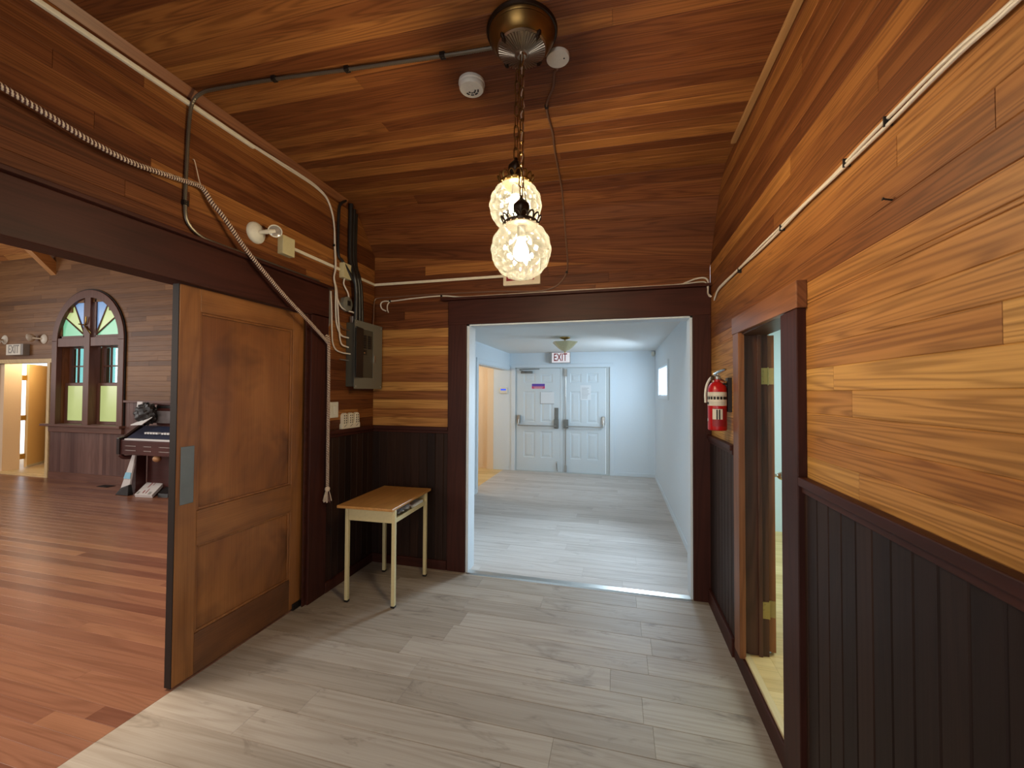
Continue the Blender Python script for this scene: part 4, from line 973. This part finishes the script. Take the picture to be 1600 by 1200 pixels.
# ------------------------------------------------------------------ cables and conduits
def zceil(x): return 3.03 + (XR - x) / (XR - XL) * .10
def cable(name, pts, r, mat, label, cat='cable', n=8, k=6, clips=(), clipm='rust', ribs=False, group=None):
    p = smooth(pts, k)
    b = B()
    if ribs:
        p = resample(p, .006); rr = [r * (1.12 if i % 2 else .9) for i in range(len(p))]; b.tube(p, rr, n)
    else: b.tube(p, r, n)
    o = one(name, b, mat, label, cat, group)
    for c in clips:
        q = B(); c = Vector(c); q.box(c.x - r * 1.5, c.x + r * 1.5, c.y - r * 1.5, c.y + r * 1.5, c.z - r * 1.5, c.z + r * 1.5); mesh('clip', q, M[clipm], o, .002)
    return o
xw = XL + .012
cable('armoured_cable', [(-.535, 1.70, zceil(-.53) - .010), (-.76, 1.694, zceil(-.76) - .012), (-1.256, 1.675, zceil(-1.256) - .012), (-1.66, 1.655, zceil(-1.66) - .012), (-2.0, 1.645, zceil(-2.0) - .016), (-2.10, 1.640, 3.10), (-2.160, 1.637, 3.06), (xw + .002, 1.632, 2.95), (xw, 1.625, 2.70), (xw, 1.622, 2.50), (xw, 1.640, 2.42), (xw + .004, 1.70, 2.376), (xw + .008, 1.80, 2.366), (xw + .012, 2.15, 2.366), (xw + .012, 2.60, 2.366)], .0085, M['flex'], 'flexible armoured cable from the lamp across ceiling and down the left wall', 'conduit', clips=[(-.77, 1.694, zceil(-.77) - .008), (-1.256, 1.675, zceil(-1.256) - .008), (-1.66, 1.655, zceil(-1.66) - .008), (xw - .004, 1.623, 2.52)], ribs=True)
cable('brown_cable', [(-.272, 1.865, 3.045), (-.290, 1.90, zceil(-.3) - .008), (-.311, 1.99, zceil(-.3) - .008), (-.366, 2.12, zceil(-.3) - .008), (-.368, 2.334, zceil(-.3) - .008), (-.382, 2.53, zceil(-.3) - .008), (-.395, 2.85, zceil(-.3) - .008), (-.397, 2.985, 3.022), (-.40, 3.08, 2.95), (-.40, 3.17, 2.85), (-.40, 3.26, 2.74), (-.398, 3.345, 2.62), (-.406, 3.347, 2.53), (-.443, 3.347, 2.464), (-.512, 3.347, 2.412), (-.646, 3.347, 2.388), (-.85, 3.347, 2.398), (-1.092, 3.347, 2.408), (-1.694, 3.347, 2.413), (-1.95, 3.347, 2.41), (-2.12, 3.345, 2.408), (-2.165, 3.335, 2.395), (-2.172, 3.325, 2.34), (-2.160, 3.30, 2.20), (-2.15, 3.27, 2.13)], .0060, M['brownwire'], 'thin brown cable from round junction cover down the back wall to breaker panel', clips=[(-.406, 3.347, 2.53), (-.366, 2.12, zceil(-.3) - .006)])
# cream raceway and white cables along the left ceiling edge
b = B(); b.box(XL, XL + .02, YR, 2.03, 3.040, 3.062)
one('cable_raceway', b, M['ivory'], 'cream raceway along top of the left wall', 'raceway', bevel=.004)
for i, dz in enumerate((0, .013)):
    cable('white_cable', [(xw, 2.02, 3.052 + dz * .5), (xw, 2.26, 3.058 + dz), (xw, 2.42, 3.064 + dz), (xw, 2.56, 3.062 + dz), (xw, 2.68, 3.035 + dz * .5), (xw, 2.745 + dz * .4, 2.95), (xw + .004, 2.77, 2.84), (xw + .006, 2.775 + dz * .3, 2.70), (xw + .016, 2.775 + dz * .3, 2.53), (xw + .014, 2.762, 2.44), (xw + .008, 2.79 + dz, 2.35), (xw + .004, 2.80 + dz * 2, 2.20), (xw + .004, 2.815 + dz * 2, 2.08), (xw + .012, 2.86, 2.0 - dz * 5), (xw + .03, 2.93, 1.985 - dz * 6)], .0062, M['wire'], ('white cable curving down the left wall, upper of the pair' if i else 'white cable curving down the left wall, lower of the pair'), group='white cables on left wall', clips=[(xw + .002, 2.775, 2.70)] if not i else ())
b = B(); b.box(XL, XL + .012, 2.335, YB - .012, 2.522, 2.545)
one('cable_raceway', b, M['ivory'], 'cream raceway from beige box to the corner of left wall', 'raceway', bevel=.004)
b = B(); b.box(XL, -.93, YB - .012, YB, 2.522, 2.545)
one('cable_raceway', b, M['ivory'], 'cream raceway across the back wall to exit sign', 'raceway', bevel=.004)
b = B(); b.box(XL, XL + .045, 2.232, 2.335, 2.458, 2.582)
one('raceway_box', b, M['beige'], 'beige raceway box beside the emergency lamp head', 'junction box', bevel=.003)
b = B(); b.box(XL, XL + .045, 2.855, 2.955, 2.468, 2.592)
one('raceway_box', b, M['beige'], 'beige raceway box behind the black pipes', 'junction box', bevel=.003)
remote_head((XL, 2.06, 2.53), (1, 0, 0), (.85, -.75, .05), (XL + .11, 2.10, 2.545), .066, .040, 'white emergency lamp head on left wall above the sliding door')
# exit sign behind the globes
E3 = thing('exit_sign', (-.775, YB, 2.445), 'cream exit sign with red letters behind the pendant globes', 'exit sign')
b = B(); b.box(-.94, -.622, YB - .03, YB, 2.445, 2.655); mesh('housing', b, M['signcream'], E3, .004)
text_mesh('letters', 'EXIT', .17, M['redink'], E3, (-.78, YB - .0315, 2.535), PI / 2, sx=.8)

# black service pipes
for i, (y, r, ztop) in enumerate(((2.965, .020, 3.115), (3.005, .020, 3.085), (3.038, .014, 3.06))):
    b = B(); b.tube(smooth([(XL + .022, y, ztop), (XL + .022, y, 2.66), (XL + .062, y + .004, 2.50), (XL + .062, y + .03, 2.38), (XL + .058, y + .035 + i * .01, 2.13)], 6), r, 10)
    one('black_pipe', b, M['blackpipe'], ('black service cable, left of three above breaker panel', 'black service cable, middle of three above breaker panel', 'thin black service cable, right of three above breaker panel')[i], 'pipe', 'black service cables above the breaker panel')
cable('black_cable', [(XL + .02, 2.90, 3.115), (XL + .018, 2.84, 3.06), (XL + .016, 2.822, 2.98), (XL + .016, 2.822, 2.66), (XL + .03, 2.86, 2.60), (XL + .055, 2.935, 2.50), (XL + .060, 2.99, 2.42), (XL + .055, 3.03, 2.30), (XL + .05, 3.04, 2.13)], .011, M['blackpipe'], 'single black cable bending across the beige box to breaker panel')

# breaker panel
PX = -2.09
EP = thing('breaker_panel', (XL, 3.13, 1.57), 'grey metal breaker panel mounted in the left corner', 'breaker panel')
b = B(); b.box(XL, PX, 2.955, 3.30, 1.585, 2.118); mesh('enclosure', b, M['paneldark'], EP, .003)
b = B()
wy = (3.045, 3.19); wz = (1.662, 2.072)
for (y0, y1, z0, z1) in ((2.925, wy[0], 1.568, 2.135), (wy[1], 3.328, 1.568, 2.135), (wy[0], wy[1], 1.568, wz[0]), (wy[0], wy[1], wz[1], 2.135)): b.box(PX, PX + .004, y0, y1, z0, z1)
mesh('cover', b, M['panelgrey'], EP)
b = B(); b.box(PX - .014, PX - .010, wy[0] - .01, wy[1] + .01, wz[0] - .01, wz[1] + .01); mesh('dead_front', b, M['panelgrey'], EP)
b = B(); b.hexa([(PX + .006, 3.037, 1.66), (PX + .010, 3.037, 1.66), (PX + .040, 2.896, 1.66), (PX + .036, 2.896, 1.66), (PX + .006, 3.037, 2.075), (PX + .010, 3.037, 2.075), (PX + .040, 2.896, 2.075), (PX + .036, 2.896, 2.075)]); mesh('panel_door', b, M['black'], EP, .001)['label'] = 'open dark panel door'
for cidx, (y0, y1) in enumerate(((3.052, 3.098), (3.112, 3.168))):
    for k in range(6):
        z = 2.025 - k * .0195
        b = B(); b.box(PX - .012, PX + .001, y0, y1, z - .017, z); b.box(PX + .001, PX + .007, (y0 + y1) / 2 - .008, (y0 + y1) / 2 + .008, z - .012, z - .005); mesh('breaker', b, M['black'], EP)
b = B(); b.box(PX - .012, PX + .001, 3.052, 3.098, 1.855, 1.90); mesh('breaker', b, M['black'], EP)
b = B(); b.box(PX - .010, PX - .004, 3.052, 3.175, 1.805, 1.822); mesh('slot', b, M['ink'], EP)
b = B(); b.box(PX + .0, PX + .012, 3.198, 3.212, 1.80, 1.86); mesh('latch', b, M['chrome'], EP)
b = B(); b.lathe([(.008, 0), (.008, .008), (0, .01)], (PX + .004, 3.052, 1.872), (1, 0, 0), 10); mesh('latch_knob', b, M['chrome'], EP)
for (y, z) in ((2.945, 2.115), (3.308, 2.115), (2.945, 1.588), (3.308, 1.588)):
    b = B(); b.lathe([(.006, 0), (.005, .003), (0, .0035)], (PX + .004, y, z), (1, 0, 0), 10); mesh('screw', b, M['steel'], EP)
# octagon box and cable bundle
b = B(); b.lathe([(.062, 0), (.062, .038), (.055, .042), (0, .043)], (XL, 2.925, 2.265), (1, 0, 0), 8)
OB = one('octagon_box', b, M['panelgrey'], 'grey octagonal junction box above left edge of breaker panel', 'junction box')
b = B(); b.box(XL + .04, XL + .047, 2.91, 2.945, 2.25, 2.29); mesh('cover_knockout', b, M['black'], OB)
b = B(); b.box(XL + .02, XL + .05, 2.97, 3.03, 2.118, 2.175); one('cable_clamp', b, M['steel'], 'steel cable clamp on top of breaker panel', 'cable clamp', bevel=.004)
cable('white_cable', [(XL + .03, 2.885, 2.468), (XL + .02, 2.89, 2.42), (XL + .03, 2.93, 2.36), (XL + .035, 2.94, 2.30)], .006, M['wire'], 'short white cable from beige box to octagonal box', group='white cables at breaker panel')
cable('white_cable', [(xw, 2.81, 2.31), (xw + .008, 2.86, 2.23), (xw + .02, 2.93, 2.21), (xw + .04, 2.99, 2.20), (xw + .05, 3.02, 2.14)], .006, M['wire'], 'white cable looping into top of breaker panel', group='white cables at breaker panel')
cable('white_cable', [(xw, 2.745, 2.33), (xw, 2.755, 2.20), (xw, 2.765, 2.0), (xw, 2.775, 1.93), (xw, 2.81, 1.88), (xw + .01, 2.87, 1.86), (xw + .03, 2.955, 1.855)], .006, M['wire'], 'white cable curving into lower left side of breaker panel', group='white cables at breaker panel')
cable('brown_cable', [(xw, 2.80, 2.36), (xw, 2.825, 2.25), (xw, 2.84, 2.12), (xw + .01, 2.88, 2.06), (xw + .02, 2.956, 2.05)], .005, M['brownwire'], 'brown cable curving into upper left side of breaker panel', group='white cables at breaker panel')
cable('grey_cable', [(xw, 2.725, 2.33), (xw, 2.735, 2.22), (xw, 2.735, 2.10), (xw, 2.722, 2.05)], .007, M['wiregrey'], 'grey cable stub beside the door casing')
cable('grey_cable', [(xw - .004, 2.87, 1.805), (xw, 2.90, 1.803), (xw + .02, 2.956, 1.800)], .004, M['wiregrey'], 'thin grey wire into left side of breaker panel below white cables')
# switch and slotted plates
b = B(); b.box(XL, XL + .007, 2.725, 2.862, 1.335, 1.46)
SWT = one('light_switch', b, M['plate'], 'white double switch plate beside the hanging rope', 'light switch', bevel=.004)
for y in (2.765, 2.822):
    b = B(); b.box(XL + .007, XL + .012, y - .018, y + .018, 1.365, 1.43); mesh('rocker', b, M['plate'], SWT, .003)
lab3 = ('leftmost of three cream slotted plates on dark chair rail', 'middle of three cream slotted plates on dark chair rail', 'rightmost of three cream slotted plates on dark chair rail')
for i in range(3):
    y0 = 2.888 + i * .079; w = .072
    t = thing('slotted_plate', (XL, y0 + w / 2, 1.238), lab3[i], 'wall plate', 'cream slotted plates above the desk')
    prof = [(XL + .0, y0 - .004, 1.238), (XL + .0, y0 + w + .004, 1.238), (XL, y0 + w + .004, 1.275), (XL, y0 + w - .006, 1.285)] + [(XL, y0 + w / 2 + (w / 2 - .006) * math.cos(a * PI / 8), 1.338 + .03 * math.sin(a * PI / 8)) for a in range(9)] + [(XL, y0 + .006, 1.285), (XL, y0 - .004, 1.275)]
    b = B(); b.prism(prof, (.028, 0, 0)); mesh('body', b, M['ivory'], t, .003)
    b = B()
    for zz in (1.345, 1.325, 1.305, 1.287):
        for s_ in (-1, 1):
            b.box(XL + .0275, XL + .0292, y0 + w / 2 + s_ * .013 - .005, y0 + w / 2 + s_ * .013 + .005, zz - .005, zz + .005)
    q = B(); b.hexa([(XL + .0275, y0 + .018, 1.252), (XL + .0292, y0 + .018, 1.252), (XL + .0292, y0 + .024, 1.252), (XL + .0275, y0 + .024, 1.252), (XL + .0275, y0 + .05, 1.272), (XL + .0292, y0 + .05, 1.272), (XL + .0292, y0 + .056, 1.272), (XL + .0275, y0 + .056, 1.272)])
    mesh('slots', b, M['ink'], t)

# cables on the back wall header and the right wall
cable('white_cable', [(-2.06, 3.345, 2.284), (-2.10, 3.345, 2.305), (-2.116, 3.345, 2.339), (-2.105, 3.345, 2.366), (-2.07, 3.345, 2.376), (-2.0, 3.346, 2.373), (-1.762, 3.346, 2.388), (-1.511, 3.345, 2.394), (-1.315, 3.34, 2.373), (-1.086, 3.335, 2.371), (-.70, 3.335, 2.372), (-.333, 3.335, 2.374), (.014, 3.335, 2.372), (.428, 3.335, 2.372), (.50, 3.335, 2.385), (.565, 3.335, 2.408), (.625, 3.33, 2.412), (.652, 3.32, 2.385), (.650, 3.305, 2.33), (.645, 3.28, 2.28), (.652, 3.22, 2.245)], .006, M['wire'], 'white cable lying along top of the hall header', clips=[(-1.511, 3.347, 2.394), (-2.02, 3.347, 2.374)])
cable('white_cable', [(-2.035, 3.345, 2.270), (-2.047, 3.345, 2.30), (-2.045, 3.345, 2.34), (-2.025, 3.345, 2.368)], .005, M['wire'], 'short white cable stub curling down at left end of the hall header cable')
cable('white_cable', [(.38, 3.34, 2.372), (.50, 3.34, 2.378), (.60, 3.335, 2.384), (.640, 3.325, 2.372), (.648, 3.31, 2.32), (.650, 3.29, 2.27), (.652, 3.25, 2.25)], .004, M['wire'], 'thin white wire drooping at right end of the hall header')
xc = XR - .010
base = [(3.17, 2.215), (3.06, 2.255), (2.9, 2.258), (2.55, 2.252), (2.2, 2.247), (1.93, 2.240), (1.7, 2.240), (1.505, 2.238), (1.35, 2.240), (1.22, 2.238), (1.1, 2.237), (1.0, 2.233), (.879, 2.222), (.6, 2.22), (.2, 2.215), (-1.5, 2.21)]
for i, (dx, dz, lab) in enumerate(((0, .004, 'white cable on right wall, upper strand of the run to the corner'), (-.002, -.0085, 'white cable on right wall, lower strand of the run to the corner'))):
    cable('white_cable', [(xc + dx, y, z + dz + (.004 * math.sin(y * 7 + i * 2) if y < 2.9 else 0)) for y, z in base], .0050, M['wire'], lab, group='white cables on right wall')
for k, y in enumerate((2.55, 1.93, 1.43, 1.235)):
    b = B(); b.box(xc - .010, XR, y - .002, y + .002, 2.224, 2.250)
    one('cable_clip', b, M['black'], ('farthest black clip on the right wall cables', 'black clip on right wall cables above doorway casing', 'black clip on right wall cables, second from the front', 'nearest black clip on the right wall cables')[k], 'cable clip', 'black clips on the right wall cables')
b = B(); b.tube([(XR, 1.240, 2.036), (XR - .020, 1.240, 2.041)], .0022, 6); b.lathe([(.0045, 0), (.0045, .0012), (0, .0015)], (XR - .020, 1.240, 2.041), (-1, 0, .25), 10)
one('nail', b, M['rust'], 'lone nail sticking out of the right wall boards', 'nail')

# ------------------------------------------------------------------ rope
RP = thing('cord_rope', (-2.13, 2.66, .70), 'twisted cream and maroon rope draped over the header with hanging tassel', 'rope')
rp = smooth([(-2.182, .02, 2.80), (-2.165, .12, 2.77), (-2.14, .40, 2.70), (-2.132, .70, 2.655), (-2.13, .86, 2.635), (-2.13, .937, 2.626), (-2.128, 1.065, 2.604), (-2.125, 1.184, 2.581), (-2.125, 1.333, 2.572), (-2.13, 1.466, 2.59), (-2.145, 1.60, 2.617), (-2.160, 1.695, 2.632), (-2.150, 1.745, 2.57), (-2.13, 1.799, 2.511), (-2.115, 1.94, 2.365), (-2.105, 2.18, 2.185), (-2.11, 2.43, 2.04), (-2.125, 2.63, 1.93), (-2.130, 2.655, 1.915), (-2.133, 2.648, 1.965), (-2.128, 2.662, 1.95), (-2.128, 2.668, 1.86), (-2.128, 2.672, 1.60), (-2.127, 2.672, 1.36), (-2.127, 2.672, 1.1), (-2.127, 2.674, .81)], 10)
rp = resample(rp, .004)
for j in range(4):
    b = B(); pts = []; prev = None
    for i, p in enumerate(rp):
        t = (rp[min(i + 1, len(rp) - 1)] - rp[max(i - 1, 0)]).normalized()
        u = t.orthogonal() if prev is None else (prev - t * prev.dot(t)); u.normalize(); prev = u; w = t.cross(u)
        a = i * .004 / .026 * 2 * PI + j * PI / 2
        pts.append(p + (u * math.cos(a) + w * math.sin(a)) * .0070)
    b.tube(pts, .0058, 6); mesh('strand', b, M['rope1'] if j % 2 == 0 else M['rope2'], RP)
tt = Vector((-2.127, 2.674, .81))
b = B(); b.ball(tt + Vector((0, 0, -.004)), .019, 14, 10, (1, 1, 1.1)); mesh('tassel_knot', b, M['rope1'], RP)
for mi, mt in enumerate(('rope1', 'rope2')):
    b = B()
    for k in range(26):
        if k % 2 != mi: continue
        a = 2 * PI * k / 26; u = Vector((math.cos(a), math.sin(a), 0)); rr = random.uniform(.6, 1)
        b.tube([tt + u * .008 + Vector((0, 0, -.012)), tt + u * .022 * rr + Vector((0, 0, -.055)), tt + u * .031 * rr + Vector((0, 0, -.098 + random.uniform(-.006, .006)))], .0042, 5)
    mesh('tassel_fringe', b, M[mt], RP)
cable('string_tie', [(XL + .001, 1.665, 2.775), (XL + .012, 1.668, 2.76), (-2.165, 1.685, 2.66), (-2.155, 1.70, 2.628)], .0022, M['rope1'], 'thin string tying the rope to a nail on the left wall', 'string')

# ------------------------------------------------------------------ school desk
DK = thing('school_desk', (-1.745, 2.92, 0), 'small school desk with oak look top and cream metal legs', 'desk')
rot = Matrix.Translation((-1.752, 2.922, 0)) @ Matrix.Rotation(math.radians(1.6), 4, 'Z')
hw, hd = .188, .262
def dmesh(name, b, mat, bevel=0.0): return mesh(name, b.xf(rot), mat, DK, bevel)
b = B(); b.box(-hw - .052, hw + .018, -hd - .06, hd + .075, .695, .715); dmesh('desk_top', b, M['desktop'], .004)
for sx in (-1, 1):
    for sy in (-1, 1):
        x, y = sx * hw, sy * hd
        b = B(); b.box(x - .0135, x + .0135, y - .0135, y + .0135, .012, .695); lg = dmesh('leg', b, M['creampaint'], .004)
        b = B(); b.box(x - .015, x + .015, y - .015, y + .015, 0, .014); mesh('foot_cap', b.xf(rot), M['rust'], lg, .003)
b = B(); b.box(-hw + .0135, hw - .0135, -hd - .008, -hd + .006, .598, .695); b.box(-hw - .004, -hw + .004, -hd + .0135, hd - .0135, .598, .695); b.box(-hw + .0135, hw - .0135, hd - .006, hd + .006, .598, .695); dmesh('apron', b, M['creampaint'], .002)
b = B(); n = 14
for i in range(n):
    y0 = -hd + .006 + (2 * hd - .012) * i / n; y1 = -hd + .006 + (2 * hd - .012) * (i + 1) / n
    f0 = .600 + .012 * abs(2 * i / n - 1); f1 = .600 + .012 * abs(2 * (i + 1) / n - 1)
    b.hexa([(-hw + .004, y0, f0), (hw + .008, y0, f0), (hw + .008, y1, f1), (-hw + .004, y1, f1), (-hw + .004, y0, f0 + .004), (hw + .008, y0, f0 + .004), (hw + .008, y1, f1 + .004), (-hw + .004, y1, f1 + .004)])
b.box(hw + .004, hw + .010, -hd + .0135, hd - .0135, .600, .632); dmesh('book_tray', b, M['creampaint'])
def crumple(t, p): return 1 + .16 * math.sin(6 * t + 4 * p) * math.sin(5 * p) + .1 * math.sin(11 * t - 7 * p)
b = B(); b.ball((.10, -.05, .650), .09, 30, 18, (.85, 1.5, .38), crumple); one('plastic_bag', b.xf(rot), M['bag'], 'crumpled clear plastic bag inside the desk tray', 'bag')
b = B(); b.hexa([(.02, .09, .616), (hw + .0, .06, .616), (hw + .0, .22, .618), (.02, .23, .618), (.02, .09, .628), (hw, .06, .634), (hw, .22, .648), (.02, .23, .640)]); one('folded_paper', b.xf(rot), M['paper'], 'folded white paper inside far end of the desk tray', 'paper', bevel=.004)

# ------------------------------------------------------------------ fire extinguisher
ex = Vector((.598, 2.79, 0)); R_ = .054
FE = thing('fire_extinguisher', (.598, 2.79, 1.315), 'red fire extinguisher hanging on right wall beside the doorway', 'fire extinguisher')
b = B(); b.lathe([(.046, 1.315), (.052, 1.318), (R_, 1.326), (R_, 1.565), (.050, 1.588), (.038, 1.606), (.022, 1.615), (.018, 1.617), (.018, 1.63), (0, 1.631)], ex, (0, 0, 1), 40); mesh('cylinder', b, M['red'], FE)
def wrap(r, a0, a1, z0, z1, n=20):
    b = B(); vs = []
    for i in range(n + 1):
        a = a0 + (a1 - a0) * i / n; c, s = math.cos(a), math.sin(a)
        vs += [(ex.x + c * r, ex.y + s * r, z0), (ex.x + c * r, ex.y + s * r, z1)]
    return b.add(vs, [(2 * i, 2 * i + 2, 2 * i + 3, 2 * i + 1) for i in range(n)], True)
face = math.atan2(-2.79, -.598)     # towards the middle of the room
for k, (a0, a1, z0, z1, mt, dr) in enumerate(((-1.5, 1.25, 1.468, 1.552, 'label', .0006), (-1.35, 1.2, 1.506, 1.524, 'ink', .0011), (-1.42, -1.0, 1.475, 1.49, 'ink', .0011), (-.55, 1.1, 1.342, 1.452, 'redink', .0006), (-.5, .55, 1.385, 1.448, 'label', .0011), (-.1, .05, 1.385, 1.445, 'ink', .0016), (.15, .3, 1.385, 1.445, 'ink', .0016), (-1.5, -1.15, 1.372, 1.388, 'label', .0006))):
    mesh(('label_band', 'label_print', 'label_print', 'class_label', 'class_pictogram', 'label_print', 'label_print', 'label_mark')[k], wrap(R_ + dr, face + a0, face + a1, z0, z1), M[mt], FE)
for i in range(6):
    a = face - 1.15 + i * .34; mesh('label_gap', wrap(R_ + .0016, a, a + .07, 1.504, 1.526, 3), M['label'], FE)
for i in range(4): mesh('label_print', wrap(R_ + .0011, face - 1.2, face + .9, 1.532 + (i - 2) * .0045 if i < 2 else 1.478 + (i - 2) * .010, (1.532 + (i - 2) * .0045 if i < 2 else 1.478 + (i - 2) * .010) + .002, 14), M['papergrey'], FE)
b = B(); b.lathe([(.017, 1.628), (.019, 1.634), (.019, 1.648), (.012, 1.655), (0, 1.656)], ex, (0, 0, 1), 18); b.box(ex.x - .012, ex.x + .012, ex.y - .012, ex.y + .012, 1.645, 1.66); mesh('valve', b, M['steel'], FE)
hx = Vector((.45, -.9, 0)).normalized()
b = B()
for (p0, p1, z0, z1) in ((-.02, .075, 1.668, 1.69), (-.02, .075, 1.648, 1.612)):
    a, c = ex + hx * p0 + Vector((0, 0, z0 - .004)), ex + hx * p1 + Vector((0, 0, z1)); b.tube([a, a.lerp(c, .4) + Vector((0, 0, .004 if z1 > z0 else .002)), c], [.008, .009, .007], 8)
mesh('handle', b, M['chrome'], FE)
b = B(); b.lathe([(.016, 0), (.016, .010), (0, .011)], ex + Vector((-.02, -.004, 1.64)), (-.8, -.6, 0), 16); mesh('pressure_gauge', b, M['chrome'], FE)
b = B(); pin = [ex + Vector((-.014 + .013 * math.cos(2 * PI * i / 12), -.02, 1.662 + .013 * math.sin(2 * PI * i / 12))) for i in range(12)]; b.tube(pin, .0015, 6, True); mesh('pull_pin', b, M['steel'], FE)
b = B(); b.tube(smooth([ex + Vector((-.01, .01, 1.643)), ex + Vector((-.028, .05, 1.64)), ex + Vector((-.045, .078, 1.595)), ex + Vector((-.052, .083, 1.54)), ex + Vector((-.050, .088, 1.485))], 6), .0075, 10); b.tube([ex + Vector((-.012, .036, 1.60)), ex + Vector((-.012, .036, 1.66))], .006, 8); mesh('hose', b, M['plate'], FE)['label'] = 'pale discharge hose'
b = B(); b.box(XR - .024, XR, 2.762, 2.815, 1.43, 1.64); b.box(XR - .04, XR - .022, 2.775, 2.80, 1.60, 1.62); b.tube([ex + Vector((0, .0, 0)) + Vector((math.cos(a) * .0575, math.sin(a) * .0575, 1.60)) for a in [(-1.2 + .24 * i) for i in range(11)]], .004, 6)
mesh('wall_bracket', b, M['black'], FE)

# ------------------------------------------------------------------ lights
def area(name, loc, target, sx, sy, power, col, spread=PI):
    l = bpy.data.lights.new(name, 'AREA'); l.shape = 'RECTANGLE'; l.size = sx; l.size_y = sy; l.energy = power; l.color = col; l.spread = spread
    o = bpy.data.objects.new(name, l); COL.objects.link(o); o.location = loc
    d = Vector(target) - Vector(loc); o.rotation_euler = d.to_track_quat('-Z', 'Y').to_euler(); return o
def point(name, loc, power, col, r=.03):
    l = bpy.data.lights.new(name, 'POINT'); l.energy = power; l.color = col; l.shadow_soft_size = r
    o = bpy.data.objects.new(name, l); COL.objects.link(o); o.location = loc; return o
area('hall_window_light', (HX1 + .016, 6.54, 1.73), (-1.6, 7.5, 1.0), 1.2, .40, 30, (.68, .85, 1.0), 2.7)
area('hall_window_sky', (HX1 + .015, 6.54, 1.73), (-1.15, 2.2, 0), 1.1, .36, 28, (.66, .84, 1.0), 1.0)
area('hall_added_fill', (-.5, 4.0, 2.30), (-.45, 3.2, 0), 1.9, .7, 12, (.62, .82, 1.0), 2.4)  # added fill light near the hall ceiling, out of view; no fixture there
area('side_room_light', (2.6, 3.2, 2.38), (2.6, 3.2, 0), 1.6, 1.6, 60, (.78, .98, 1.0))
point('peach_room_light', (-3.4, 6.9, 2.0), 30, (1.0, .88, .74), .2)
point('vestibule_light', (-10.75, 5.34, 2.2), 14, (1.0, .88, .66), .12)
area('sanctuary_window_light', (-6.5, -2.8, 2.2), (-6.5, 4.0, 1.2), 7.0, 2.4, 210, (1.0, .92, .84))
area('sanctuary_window_light', (-12.8, 1.0, 2.4), (-4, 1.2, 1.0), 4.0, 2.4, 150, (1.0, .94, .90))
area('sanctuary_added_fill', (-3.7, 1.3, 5.9), (-3.5, 1.5, 0), 1.6, 2.4, 190, (1.0, .88, .74), 2.2)  # added warm fill to brighten the sanctuary floor; no lamp hangs there
area('entry_glazing_light', (-.75, -1.5, 1.3), (-.75, 2.0, 1.0), 1.6, 1.8, 17, (1.0, .96, .92))
W = bpy.data.worlds.new('World'); SC.world = W; W.use_nodes = True
bg = W.node_tree.nodes['Background']; bg.inputs[0].default_value = (.86, .93, 1.0, 1); bg.inputs[1].default_value = 2.2

# ------------------------------------------------------------------ camera
f_px, pitch, yaw, roll, h = 641.494, .02080, .25240, .00520, 1.5424
cam = bpy.data.cameras.new('camera'); cam.sensor_width = 36; cam.lens = 36 * f_px / 1600; cam.clip_start = .02
co = bpy.data.objects.new('camera', cam); COL.objects.link(co)
fw = Vector((-math.sin(yaw) * math.cos(pitch), math.cos(yaw) * math.cos(pitch), math.sin(pitch)))
r0 = Vector((math.cos(yaw), math.sin(yaw), 0)); u0 = r0.cross(fw)
rr = r0 * math.cos(roll) + u0 * math.sin(roll); uu = -r0 * math.sin(roll) + u0 * math.cos(roll)
mw = Matrix((rr, uu, -fw)).transposed().to_4x4(); mw.translation = (0, 0, h)
co.matrix_world = mw
SC.camera = co
SC.view_settings.view_transform = 'Standard'; SC.view_settings.look = 'None'; SC.view_settings.gamma = 1.0; SC.view_settings.use_curve_mapping = False
SC.view_settings.exposure = 0.0
SC.cycles.use_denoising = True
SC.cycles.max_bounces = 10; SC.cycles.diffuse_bounces = 5; SC.cycles.transparent_max_bounces = 16
SC.cycles.sample_clamp_indirect = 6.0; SC.cycles.caustics_reflective = False; SC.cycles.caustics_refractive = False
